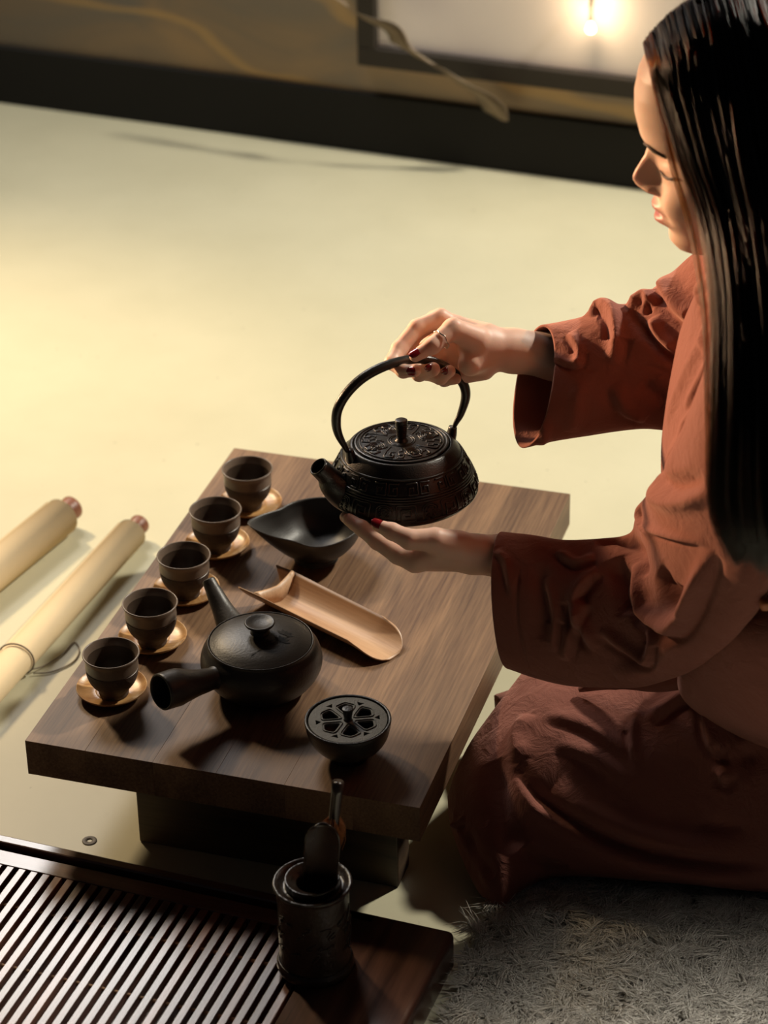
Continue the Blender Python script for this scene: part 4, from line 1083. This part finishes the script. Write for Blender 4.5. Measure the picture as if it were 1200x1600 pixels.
near_strokes = [
    ([(0.5227,0.2130,0.3837), (0.5208,0.1656,0.3588), (0.5255,0.1457,0.3277), (0.5333,0.1359,0.2982), (0.5446,0.1378,0.2691)], 0.0025, -0.0016, 0),
    ([(0.6050,0.1800,0.3827), (0.5887,0.1645,0.3635), (0.5867,0.1540,0.3478), (0.5998,0.1419,0.3283), (0.6174,0.1340,0.3111)], 0.008, 0.007, 0.006),
    ([(0.6467,0.1746,0.3993), (0.6549,0.1523,0.3821), (0.6693,0.1325,0.3649), (0.7027,0.1010,0.3761), (0.7200,0.0858,0.4027), (0.7359,0.0672,0.4546), (0.7481,0.0521,0.5063)], 0.011, 0.01, 0.008),
    ([(0.6706,0.1284,0.3532), (0.6809,0.1186,0.3355), (0.6732,0.1224,0.3171), (0.6462,0.1315,0.3211), (0.6188,0.1408,0.3323)], 0.007, 0.006, 0.004),
    ([(0.5837,0.1331,0.2908), (0.5875,0.1409,0.3235), (0.5960,0.1556,0.3524)], 0.007, 0.006, 0.004),
    ([(0.6526,0.1748,0.4887), (0.6469,0.1873,0.4566), (0.6608,0.1584,0.4505), (0.7029,0.0952,0.4819), (0.7452,0.0543,0.5045)], 0.003, -0.003, 0),
    ([(0.6509,0.1778,0.4806), (0.6435,0.1944,0.4505), (0.6544,0.1699,0.4467), (0.6985,0.1003,0.4843), (0.7420,0.0566,0.5079)], 0.006, 0.004, 0),
    ([(0.6218,0.1878,0.3937), (0.6392,0.1587,0.3756), (0.6505,0.1414,0.3561)], 0.012, -0.009, 0),
    ([(0.5942,0.2169,0.3913), (0.6256,0.2164,0.4015), (0.6551,0.1688,0.4136), (0.6645,0.1493,0.4015)], 0.008, -0.008, 0),
    ([(0.5370,0.1849,0.3750), (0.5532,0.1556,0.3468), (0.5555,0.1374,0.3094)], 0.01, -0.005, 0),
    ([(0.5498,0.1737,0.3677), (0.5662,0.1493,0.3366), (0.5691,0.1343,0.2974)], 0.006, 0.005, 0.003),
    ([(0.6822,0.1254,0.4267), (0.7008,0.1032,0.4121), (0.7209,0.0835,0.4237)], 0.013, -0.01, 0),
    ([(0.7111,0.0952,0.3638), (0.6809,0.1196,0.3106), (0.6375,0.1317,0.2825)], 0.012, 0.006, 0),
    ([(0.7465,0.0551,0.4871), (0.7291,0.0770,0.4175), (0.6958,0.1076,0.3452)], 0.014, 0.006, 0),
    ([(0.4902,0.1918,0.3795), (0.5039,0.1807,0.3721), (0.5174,0.1570,0.3480)], 0.005, 0.003, 0.002),
    ([(0.5556,0.2012,0.3830), (0.5803,0.1869,0.3810), (0.5998,0.1927,0.3888)], 0.006, 0.005, 0.003),
    ([(0.6655,0.1564,0.5216), (0.6954,0.1048,0.5398), (0.7354,0.0570,0.5799)], 0.01, -0.007, 0),
    ([(0.6575,0.1675,0.4912), (0.6967,0.1017,0.5231), (0.7435,0.0501,0.5706)], 0.01, 0.006, 0)
]
G = ring_loft(near, 330, 300, 2.15)
G = wrinkle(G, .0022, 3, 22)
G = sculpt(G, near_strokes, 1.4); G = with_lining(G)
cloth('sleeve', G, caps=(False, True))
# far (right) sleeve with a hanging open cuff
far = [((0.4890,0.3956,0.5554), (0.4920,0.3080,0.4424), dv(.034, -.019)),
       ((0.5103,0.4040,0.5581), (0.5196,0.3202,0.4480), dv(.042, -.012)),
       ((0.5344,0.4097,0.5649), (0.5546,0.3343,0.4529), dv(.046, -.008)),
       ((0.5534,0.4208,0.5731), (0.5877,0.3474,0.4572), dv(.050)),
       ((0.5821,0.4216,0.5795), (0.6188,0.3534,0.4610), dv(.052)),
       ((0.6054,0.4276,0.5969), (0.6546,0.3536,0.4628), dv(.056)),
       ((0.6263,0.4255,0.6222), (0.6909,0.3494,0.4671), dv(.060)),
       ((0.6488,0.4136,0.6504), (0.7238,0.3578,0.4834), dv(.064)),
       ((0.6798,0.3915,0.6777), (0.7500,0.3511,0.5379), dv(.060)),
       ((0.7172,0.3517,0.6927), (0.7601,0.3440,0.6194), dv(.040))]
far_strokes = [
    ([(0.4968,0.4010,0.4895), (0.5549,0.3403,0.5338), (0.6176,0.3456,0.5436), (0.6472,0.3392,0.5414)], 0.0025, -0.0018, 0),
    ([(0.5390,0.3988,0.5675), (0.5502,0.4126,0.5750), (0.5693,0.3912,0.5798), (0.5807,0.3647,0.5644), (0.5791,0.3465,0.5410)], 0.009, 0.009, 0.005),
    ([(0.5245,0.3754,0.5580), (0.5398,0.3572,0.5493), (0.5410,0.3388,0.5310)], 0.006, 0.004, 0.002),
    ([(0.5818,0.3994,0.5838), (0.6024,0.4084,0.5954), (0.6154,0.3902,0.5979)], 0.008, 0.009, 0),
    ([(0.6083,0.3941,0.5951), (0.6097,0.3817,0.5880)], 0.004, -0.006, 0),
    ([(0.5869,0.3922,0.5839), (0.6122,0.3656,0.5743), (0.6420,0.3476,0.5600), (0.6597,0.3383,0.5514)], 0.006, -0.007, 0),
    ([(0.6158,0.3766,0.5874), (0.6293,0.3588,0.5737), (0.6520,0.3455,0.5654)], 0.009, 0.009, 0.004),
    ([(0.6208,0.4156,0.6153), (0.6350,0.3847,0.6138), (0.6566,0.3592,0.6079), (0.6763,0.3472,0.6093)], 0.012, 0.014, 0.008),
    ([(0.5128,0.3531,0.5398), (0.5322,0.3452,0.5361), (0.5498,0.3463,0.5403)], 0.005, 0.004, 0.003),
    ([(0.5474,0.3335,0.5251), (0.5470,0.3165,0.4958), (0.5409,0.3144,0.4680)], 0.008, 0.003, 0),
    ([(0.5848,0.3358,0.5228), (0.6010,0.3310,0.4958), (0.6217,0.3361,0.4842)], 0.01, 0.006, 0.003),
    ([(0.6127,0.3381,0.5255), (0.6427,0.3332,0.5086)], 0.01, -0.006, 0),
    ([(0.4977,0.3721,0.4597), (0.5159,0.3068,0.4724), (0.5090,0.3128,0.4481)], 0.006, 0.004, 0)
]
G = ring_loft(far, 260, 260, 2.1)
G = wrinkle(G, .0020, 5, 24)
G = sculpt(G, far_strokes, 1.25); G = with_lining(G, 40)
cloth('sleeve', G, caps=(False, True))
# torso
tors = [((0.7150,0.1816,0.7732), (0.7416,0.2469,0.7471), dv(.050, .01)),
        ((0.7124,0.1721,0.7592), (0.7486,0.2591,0.7239), dv(.060, .015)),
        ((0.7073,0.1949,0.7201), (0.7729,0.3034,0.6848), dv(.095, -.02)),
        ((0.7169,0.1902,0.6880), (0.8079,0.3058,0.6514), dv(.135, -.052)),
        ((0.7081,0.1746,0.6477), (0.8299,0.2936,0.6009), dv(.148, -.052)),
        ((0.7001,0.1666,0.5996), (0.8461,0.2831,0.5367), dv(.140, -.052)),
        ((0.6965,0.1613,0.5537), (0.8597,0.2697,0.4689), dv(.135, -.052)),
        ((0.6988,0.1702,0.4884), (0.8765,0.2637,0.3919), dv(.135, -.052)),
        ((0.7166,0.1847,0.4047), (0.8965,0.2597,0.3166), dv(.145, -.052)),
        ((0.7096,0.1765,0.3363), (0.9250,0.2403,0.2513), dv(.160, .02)),
        ((0.6914,0.2211,0.2210), (0.9539,0.2388,0.1558), dv(.170, .02)),
        ((0.7139,0.2692,0.1497), (0.9270,0.2728,0.0868), dv(.095, .02)),
        ((0.7508,0.2828,0.0941), (0.9003,0.2784,0.0505), dv(.06, .02))]
tors_strokes = [
    ([(0.7054,0.1497,0.7720), (0.6930,0.2180,0.7075), (0.7058,0.2024,0.6936)], 0.01, 0.008, 0.003),
    ([(0.7163,0.1897,0.6882), (0.6940,0.1952,0.6392), (0.6762,0.2053,0.5873), (0.6664,0.2115,0.5488)], 0.01, 0.005, 0),
    ([(0.7243,0.1652,0.6726), (0.7083,0.1668,0.6336), (0.6920,0.1760,0.5899)], 0.006, 0.005, 0.003),
    ([(0.7256,0.1467,0.6390), (0.7045,0.1606,0.5997), (0.6869,0.1744,0.5602)], 0.006, 0.005, 0.003),
    ([(0.7275,0.1357,0.6022), (0.6912,0.1682,0.5529), (0.6761,0.1913,0.5108)], 0.009, 0.01, 0.009),
    ([(0.7326,0.1288,0.5766), (0.7013,0.1582,0.5335), (0.6779,0.1935,0.4875)], 0.01, 0.007, 0.005),
    ([(0.7117,0.1824,0.7335), (0.7038,0.1989,0.6677), (0.7157,0.1670,0.6562)], 0.006, 0.004, 0.002)
]
G = ring_loft(tors, 300, 320, 2.2)
G = wrinkle(G, .0016, 9, 16)
G = sculpt(G, tors_strokes, .75)
cloth('bodice', G)
# skirt over the folded legs
hz_ = np.array([-.3004, .9538, 0])
def bk(b_): return tuple(hz_ * b_)
lap = [((0.4441,0.1589,0.0450), (0.4442,0.1690,0.0120), bk(0.02)),
       ((0.4556,0.1507,0.0750), (0.4739,0.1113,0.0100), bk(0.035)),
       ((0.4711,0.1570,0.1050), (0.5132,0.0492,0.0100), bk(0.05)),
       ((0.4924,0.1690,0.1300), (0.5410,0.0272,0.0100), bk(0.065)),
       ((0.5163,0.1821,0.1520), (0.5547,0.0583,0.0120), bk(0.08)),
       ((0.5468,0.1921,0.1720), (0.5804,0.0839,0.0140), bk(0.1)),
       ((0.5869,0.2073,0.1850), (0.6257,0.0895,0.0160), bk(0.125)),
       ((0.6425,0.2182,0.1950), (0.6830,0.0918,0.0160), bk(0.145)),
       ((0.6983,0.2564,0.2300), (0.7475,0.0916,0.0160), bk(0.155)),
       ((0.7599,0.2639,0.2600), (0.8175,0.0955,0.0160), bk(0.16)),
       ((0.8411,0.2864,0.2600), (0.8995,0.1075,0.0160), bk(0.16)),
       ((0.9446,0.3145,0.2350), (0.9981,0.1467,0.0160), bk(0.14)),
       ((1.0120,0.3350,0.1650), (1.0458,0.2174,0.0160), bk(0.06))]
lap = [(tuple(np.array(t_) + hz_ * (np.linalg.norm(b_) - .03 * min(1, np.linalg.norm(b_) / .08))), tuple(np.array(u_) + hz_ * (np.linalg.norm(b_) - .03 * min(1, np.linalg.norm(b_) / .08))), b_) for t_, u_, b_ in lap]
lap_strokes = [
    ([(0.5280,0.1461,0.1310), (0.5575,0.1229,0.1138), (0.5923,0.1155,0.0990), (0.6429,0.1075,0.0836), (0.6858,0.1060,0.0753), (0.7238,0.1092,0.0712), (0.7710,0.1109,0.0703), (0.8148,0.1155,0.0762)], 0.008, -0.014, 0),
    ([(0.5290,0.1370,0.1244), (0.5569,0.1143,0.1040), (0.5908,0.1076,0.0877), (0.6419,0.1009,0.0716), (0.6866,0.1012,0.0631), (0.7250,0.1057,0.0591), (0.7720,0.1087,0.0580), (0.8159,0.1129,0.0643)], 0.012, 0.01, 0),
    ([(0.5706,0.1285,0.1186), (0.6095,0.1190,0.1026), (0.6615,0.1132,0.0912), (0.7187,0.1145,0.0829), (0.7820,0.1160,0.0837)], 0.016, 0.012, 0),
    ([(0.5492,0.0802,0.0684), (0.5749,0.0834,0.0509), (0.5995,0.0904,0.0420)], 0.007, -0.008, 0),
    ([(0.5302,0.1516,0.1355), (0.5195,0.1784,0.1464), (0.5259,0.2052,0.1609)], 0.01, 0.009, 0),
    ([(0.4981,0.1588,0.1241), (0.5249,0.0974,0.0904), (0.5492,0.0802,0.0684)], 0.016, -0.014, 0),
    ([(0.4541,0.1451,0.0562), (0.4781,0.1072,0.0484), (0.5084,0.0666,0.0450), (0.5262,0.0441,0.0347)], 0.007, 0.006, 0),
    ([(0.4767,0.1176,0.0675), (0.4612,0.1301,0.0442)], 0.005, 0.005, 0.003),
    ([(0.4811,0.1069,0.0583), (0.5003,0.0776,0.0483), (0.5269,0.0521,0.0466)], 0.008, -0.006, 0),
    ([(0.6460,0.2139,0.1821), (0.6492,0.1851,0.1667), (0.6578,0.1644,0.1515)], 0.006, 0.006, 0.003),
    ([(0.6613,0.2037,0.1798), (0.6884,0.2263,0.1972), (0.7044,0.2317,0.2035)], 0.009, 0.007, 0.004),
    ([(0.7196,0.2300,0.2075), (0.7350,0.1904,0.1796), (0.7575,0.1615,0.1499), (0.7412,0.3022,0.0219)], 0.008, 0.01, 0.006),
    ([(0.7365,0.1336,0.1092), (0.7535,0.1306,0.1063), (0.7917,0.1318,0.1115)], 0.01, -0.006, 0),
    ([(0.5443,0.2022,0.1673), (0.5985,0.1908,0.1679), (0.6511,0.1682,0.1545)], 0.01, 0.004, 0.002),
    ([(0.5672,0.1697,0.1546), (0.6132,0.1605,0.1481), (0.6609,0.1433,0.1305)], 0.01, 0.004, 0.002),
    ([(0.7584,0.2097,0.2069), (0.7803,0.1760,0.1743), (0.7860,0.3153,0.0234)], 0.014, -0.01, 0)
]
G = ring_loft(lap, 380, 340, 2.9)
G = wrinkle(G, .0020, 12, 13)
G = sculpt(G, lap_strokes); G[:, :, 2] = np.maximum(G[:, :, 2], .006 + .004 * np.sin(np.arange(380) * .21)[:, None])
cloth('skirt', G)
# far knee cloth
fk = [((0.4474,0.3477,0.0778), (0.4534,0.3373,0.0580), dv(.004)),
      ((0.4521,0.3508,0.0804), (0.4677,0.3282,0.0558), dv(.03)),
      ((0.4730,0.3518,0.0910), (0.4921,0.3096,0.0527), dv(.05)),
      ((0.5082,0.3509,0.1109), (0.5333,0.2846,0.0503), dv(.06)),
      ((0.5702,0.3485,0.1346), (0.5974,0.2701,0.0730), dv(.07)),
      ((0.6572,0.3261,0.1721), (0.6800,0.2651,0.1015), dv(.08)),
      ((0.7256,0.3122,0.1935), (0.7443,0.2715,0.1185), dv(.08))]
G = ring_loft(fk, 120, 120, 2.0); G = wrinkle(G, .003, 21, 30)
cloth('under_skirt', G)
# folded sash end lying on the lap
sash = [(0.5776,0.2309,0.1867), (0.6207,0.2328,0.2072), (0.6692,0.2245,0.2181), (0.7076,0.2269,0.2321), (0.7159,0.2370,0.2440), (0.7040,0.2532,0.2467), (0.6774,0.2541,0.2225)]
C_ = crom(sash, 60); T, N_, B_ = frames(C_); V, F = [], []
for i in range(60):
    u_ = up * .8 + hz_ * .5; u_ = u_ - T[i] * (u_ @ T[i]); u_ /= np.linalg.norm(u_)
    n_2 = np.cross(T[i], u_); wd = .011 * min(1, .25 + i / 12)
    for a_, b_ in ((-1, -.0014), (-1, .0014), (0, .003), (1, .0014), (1, -.0014), (0, -.001)): V.append(tuple(C_[i] + u_ * a_ * wd + n_2 * b_ - wl_))
for i in range(59):
    for k in range(6): F.append((i * 6 + k, i * 6 + (k + 1) % 6, i * 6 + 6 + (k + 1) % 6, i * 6 + 6 + k))
F += [tuple(range(6))[::-1], tuple(354 + k for k in range(6))]
mesh_obj('sash', V, F, M_robe, robe)
# collar band running down the chest
col_p = [(0.7046,0.1996,0.7583), (0.7215,0.1445,0.7592), (0.7377,0.0981,0.7351), (0.7386,0.0734,0.6852), (0.7318,0.0647,0.6255)]
# toggle button
V, F = lathe_vf(smooth_prof([(.0001, -.006), (.005, -.005), (.0065, 0), (.005, .005), (.0001, .006)], 3), 20, False)
bt_o = mesh_obj('toggle_button', V, F, M_tag, robe); bt_o.location = Vector((0.8060,0.0392,0.4587)) - Vector(wl_)

# ------------------------------------------------------------------ hair
def hair_mat(mel=.96, red=.5):
    m = bpy.data.materials.new('black_hair'); m.use_nodes = True; nt = m.node_tree; nt.nodes.clear()
    o = nt.nodes.new('ShaderNodeOutputMaterial'); h = nt.nodes.new('ShaderNodeBsdfHairPrincipled'); h.parametrization = 'MELANIN'
    h.inputs['Melanin'].default_value = mel; h.inputs['Melanin Redness'].default_value = red; h.inputs['Roughness'].default_value = .18; h.inputs['Radial Roughness'].default_value = .35
    nt.links.new(h.outputs[0], o.inputs[0]); return m
def hair_curves(name, strands, radius, mat, parent=None):
    """strands: (n, k, 3)"""
    n, k, _ = strands.shape; hc = bpy.data.hair_curves.new(name); hc.add_curves([k] * n)
    hc.position_data.foreach_set('vector', strands.astype(np.float32).ravel())
    ra = hc.attributes.get('radius') or hc.attributes.new('radius', 'FLOAT', 'POINT')
    r_ = np.tile(np.interp(np.linspace(0, 1, k), [0, .7, 1], [1, .8, .15]), n) * radius
    ra.data.foreach_set('value', r_.astype(np.float32))
    hc.materials.append(mat); o = bpy.data.objects.new(name, hc); COL.objects.link(o)
    if parent: o.parent = parent
    return o
# guides on the near side, front (first) to back (last); seven stations from parting to tip
guides = np.array([
    [(0.6358,0.3002,0.9649), (0.6270,0.2445,0.9484), (0.6527,0.1900,0.9202), (0.6785,0.1573,0.8800), (0.7081,0.1288,0.8290), (0.7367,0.0652,0.7710), (0.7526,0.0061,0.6874), (0.7594,-0.0130,0.5944), (0.7832,-0.0100,0.5284)],
    [(0.6577,0.3104,0.9897), (0.6510,0.2369,0.9730), (0.6712,0.1779,0.9267), (0.6995,0.1394,0.8798), (0.7266,0.1120,0.8318), (0.7510,0.0555,0.7775), (0.7666,0.0011,0.6919), (0.7748,-0.0173,0.5993), (0.7947,-0.0137,0.5361)],
    [(0.6857,0.3276,1.0033), (0.6814,0.2335,0.9816), (0.7000,0.1719,0.9319), (0.7239,0.1323,0.8853), (0.7480,0.1042,0.8378), (0.7707,0.0521,0.7816), (0.7886,-0.0014,0.6964), (0.7993,-0.0279,0.6091), (0.8122,-0.0238,0.5306)],
    [(0.7174,0.3433,1.0126), (0.7200,0.2376,0.9882), (0.7371,0.1685,0.9370), (0.7561,0.1275,0.8908), (0.7748,0.0980,0.8436), (0.7949,0.0500,0.7856), (0.8149,-0.0025,0.7007), (0.8270,-0.0284,0.6137), (0.8354,-0.0272,0.5330)],
    [(0.7536,0.3544,1.0119), (0.7636,0.2619,0.9758), (0.7827,0.1873,0.9343), (0.7969,0.1448,0.8881), (0.8110,0.1138,0.8409), (0.8286,0.0649,0.7828), (0.8469,0.0164,0.6954), (0.8581,-0.0100,0.6081), (0.8659,-0.0163,0.5351)],
    [(0.7913,0.3655,0.9911), (0.8089,0.2990,0.9536), (0.8293,0.2359,0.9202), (0.8432,0.1880,0.8753), (0.8532,0.1506,0.8297), (0.8656,0.1045,0.7688), (0.8795,0.0539,0.6804), (0.8897,0.0177,0.5973), (0.8934,0.0163,0.5344)],
    [(0.7979,0.3920,0.9324), (0.8310,0.3681,0.8968), (0.8507,0.3237,0.8545), (0.8610,0.2899,0.8146), (0.8666,0.2645,0.7709), (0.8739,0.2200,0.7152), (0.8855,0.1661,0.6226), (0.8953,0.1184,0.5409), (0.8974,0.1043,0.4975)]])
part_xz = [(.034, .103), (.015, .121), (-.015, .136), (-.045, .141), (-.075, .133), (-.105, .112), (-.132, .068)]
for i_, (gx, gz) in enumerate(part_xz):
    guides[i_][0] = HO + HF * gx + HU * gz
    guides[i_][1] = HO + HF * gx * (1.02 if i_ else .98) + HL * (.050 if i_ else .034) + HU * (gz - (.024 if i_ else .014))
def guide_at(a_, K=40):
    """smooth blend across the guides; a_ array in 0..1 -> (n, K, 3)"""
    g0 = np.stack([crom(guides[i], K) for i in range(len(guides))]); t = np.clip(a_, 0, 1) * (len(guides) - 1); i = np.clip(t.astype(int), 0, len(guides) - 2); u_ = (t - i)[:, None, None]
    p = lambda k: g0[np.clip(k, 0, len(guides) - 1)]
    p0, p1, p2, p3 = p(i - 1), p(i), p(i + 1), p(i + 2)
    return .5 * (2 * p1 + (p2 - p0) * u_ + (2 * p0 - 5 * p1 + 4 * p2 - p3) * u_ ** 2 + (3 * p1 - p0 - 3 * p2 + p3) * u_ ** 3)
def mirror(P_):
    v_ = P_ - HO; y_ = v_ @ HL; return P_ - 2 * y_[..., None] * HL
inward = (HO + HF * -.03)
NB, KB_ = 60, 60
sheet = guide_at(np.linspace(.07, 1, NB), 70)[:, :KB_]
def sheet_mesh(name, Sh, parent):
    # back face pushed inward for thickness
    ctr = Sh.mean(0, keepdims=True); inn = Sh + fwd * .016
    A = Sh + fwd * .003
    nb, kb = A.shape[:2]; V = np.concatenate([A.reshape(-1, 3), inn.reshape(-1, 3)]) - wl_; o__ = nb * kb; Q = []
    for i in range(nb - 1):
        for j in range(kb - 1):
            a_ = i * kb + j; Q.append((a_, a_ + 1, a_ + kb + 1, a_ + kb)); Q.append((o__ + a_, o__ + a_ + kb, o__ + a_ + kb + 1, o__ + a_ + 1))
    for i in range(nb - 1):
        a_ = i * kb; Q.append((a_, a_ + kb, o__ + a_ + kb, o__ + a_)); b_ = a_ + kb - 1; Q.append((b_, o__ + b_, o__ + b_ + kb, b_ + kb))
    for j in range(kb - 1):
        Q.append((j, o__ + j, o__ + j + 1, j + 1)); a_ = (nb - 1) * kb + j; Q.append((a_, a_ + 1, o__ + a_ + 1, o__ + a_))
    return np_mesh(name, V, np.array(Q), M_hairbase, parent)
hair = sheet_mesh('hair', sheet, woman)
# skull cap of hair, clipped behind the hairline
cap_prof = []
def cap_fn(X, Y, Z):
    dx, dy, dz = X - HO[0], Y - HO[1], Z - HO[2]
    x = dx * HF[0] + dy * HF[1] + dz * HF[2]; z = dx * HU[0] + dy * HU[1] + dz * HU[2]
    edge = .040 + np.clip((z - .080) * -1.1, -.02, .2)      # hairline: forward limit recedes below the forehead
    edge = np.where(z < .088, .034 - (.088 - z) * .62, .034 - (z - .088) * -.10)
    return np.maximum(head_fn(X, Y, Z) - .008, x - edge)
v_c, q_c = surface_net(cap_fn, HO - .19, HO + .19, .0035)
np_mesh('hair_cap', v_c - wl_, q_c, M_hairbase, hair)
def strands_from(a_, jit, seed, mirrored=False, K=40):
    r_ = np.random.default_rng(seed); P_ = guide_at(a_, K); n = len(a_)
    tt = np.linspace(0, 1, K)[None, :, None]
    off = r_.normal(size=(n, 1, 3)) * jit * (.35 + .65 * tt); wob = np.sin(tt * r_.uniform(3, 9, (n, 1, 1)) + r_.uniform(0, 6, (n, 1, 1))) * r_.normal(size=(n, 1, 3)) * jit * .5
    nl = max(1, n // 26); lk = (np.argsort(np.argsort(a_)) * nl // n); lo_ = r_.normal(size=(nl, 1, 3)) * jit * 1.1; lw = r_.uniform(2, 6, (nl, 1, 1)); lph = r_.uniform(0, 6, (nl, 1, 1)); ld_ = r_.uniform(0, .004, (nl, 1, 1))
    P_ = P_ + off * .6 + wob * .6 + lo_[lk] * (.5 + .9 * np.sin(tt * lw[lk] + lph[lk])) * np.minimum(1, tt * 2.2) - fwd * (r_.uniform(0, .002, (n, 1, 1)) + ld_[lk] * np.minimum(1, tt * 3))
    # uneven tips
    cut = r_.uniform(.86, 1.0, n); idx_ = np.linspace(0, 1, K)[None, :] * cut[:, None] * (K - 1); i0 = np.clip(idx_.astype(int), 0, K - 2); fr = (idx_ - i0)[..., None]
    P_ = np.take_along_axis(P_, i0[..., None], 1) * (1 - fr) + np.take_along_axis(P_, (i0 + 1)[..., None], 1) * fr
    return mirror(P_) if mirrored else P_
M_hair = hair_mat(); M_hair_backlit = hair_mat(.78, .85)  # front hair paler and redder: warm backlight put into its colour
a_all = np.concatenate([rng.uniform(0, 1, 15000), rng.uniform(0, .15, 2500), rng.uniform(-.0, .03, 200)])
st = strands_from(a_all, .0022, 4)
a_far = rng.uniform(.0, 1, 2600); st2 = strands_from(a_far, .003, 5, True); 
keep = st2[:, :11]      # the far side only needs the part over the skull
tag(hair_curves('hair_strands', st - wl_, .00030, M_hair, hair), kind='stuff')
tag(hair_curves('far_hair_strands', keep - wl_, .00018, M_hair, hair), kind='stuff')
st4 = strands_from(rng.uniform(.01, 1, 900), .0026, 14)
tag(hair_curves('hair_locks', st4 - wl_ - cam_fwd * .0015, .0008, M_hair, hair), kind='stuff')
# thin loose strands in front of the temple
st3 = strands_from(np.concatenate([np.zeros(60), rng.uniform(0, .10, 260)]), .0035, 8)
tag(hair_curves('loose_strands', st3 - wl_ + cam_right * -.002, .00022, M_hair_backlit, hair), kind='stuff')

# ------------------------------------------------------------------ shaggy rug
def rug_mat():
    m, nt, b = mat_new('shaggy_pile'); N = nt.nodes; L = nt.links
    hi_ = N.new('ShaderNodeHairInfo'); cr = N.new('ShaderNodeValToRGB'); cr.color_ramp.elements[0].color = (.34, .31, .26, 1); cr.color_ramp.elements[1].color = (.68, .64, .56, 1)
    L.new(hi_.outputs['Random'], cr.inputs[0]); L.new(cr.outputs[0], b.inputs['Base Color']); b.inputs['Roughness'].default_value = .9; b.inputs['Specular IOR Level'].default_value = .1
    return m
rug_poly = [(0.5393,-0.1796,0.0000), (0.5262,-0.0361,0.0000), (0.5301,0.0494,0.0000), (.62, .20, 0), (.75, .42, 0), (1.28, .45, 0), (1.30, -.45, 0), (.62, -.47, 0)]
rugc = crom(rug_poly + [rug_poly[0]], 90)[:-1]
V = [(p[0], p[1], .001) for p in rugc] + [(p[0], p[1], .004) for p in rugc]; n = len(rugc)
F = [tuple(range(n))[::-1], tuple(range(n, 2 * n))] + [(k, (k + 1) % n, n + (k + 1) % n, n + k) for k in range(n)]
rug = empty('shaggy_rug', (1.0, -.1, 0), 'grey beige shaggy rug under the kneeling woman', 'rug')
mesh_obj('backing', [(v[0] - 1.0, v[1] + .1, v[2]) for v in V], F, M_rug, rug, False)
from mathutils import geometry as _g
poly = rugc[:, :2]
def inside(P_):
    c = np.zeros(len(P_), bool); m = len(poly)
    for i in range(m):
        x1, y1 = poly[i]; x2, y2 = poly[(i + 1) % m]
        k = ((y1 > P_[:, 1]) != (y2 > P_[:, 1])) & (P_[:, 0] < (x2 - x1) * (P_[:, 1] - y1) / (y2 - y1 + 1e-12) + x1); c ^= k
    return c
NT = 12500
tuft = np.stack([rng.uniform(.48, 1.32, NT), rng.uniform(-.5, .46, NT)], 1); tuft = tuft[inside(tuft)]
nt_ = len(tuft); per = 20
tdir = rng.normal(size=(nt_, 2)) * .55 + np.array([.1, -.25]); tl_ = rng.uniform(.022, .036, nt_)
root = np.repeat(tuft, per, 0) + rng.normal(size=(nt_ * per, 2)) * .0042
td_ = np.repeat(tdir, per, 0) + rng.normal(size=(nt_ * per, 2)) * .22; tl2 = np.repeat(tl_, per) * rng.uniform(.8, 1.1, nt_ * per)
Kk = 8; t = np.linspace(0, 1, Kk); pile = np.zeros((nt_ * per, Kk, 3))
rng0 = rng.uniform(0, 6.28, nt_)
hgt = np.sin(np.minimum(t * 1.5, 1.9) ) ; curl = rng.uniform(0, 6.28, nt_ * per)
for k in range(Kk):
    cl = 1 - .75 * t[k] ** 1.5; ctr_ = np.repeat(tuft, per, 0); crl = np.repeat(rng0, per)
    pile[:, k, 0] = ctr_[:, 0] + (root[:, 0] - ctr_[:, 0]) * cl + td_[:, 0] * tl2 * t[k] ** 1.3 + .0030 * t[k] * np.sin(crl + t[k] * 5)
    pile[:, k, 1] = ctr_[:, 1] + (root[:, 1] - ctr_[:, 1]) * cl + td_[:, 1] * tl2 * t[k] ** 1.3 + .0030 * t[k] * np.cos(crl + t[k] * 5)
    pile[:, k, 2] = .006 + tl2 * .62 * hgt[k]
pile -= np.array([1.0, -.1, 0])
tag(hair_curves('pile', pile, .00055, rug_mat(), rug), kind='stuff')
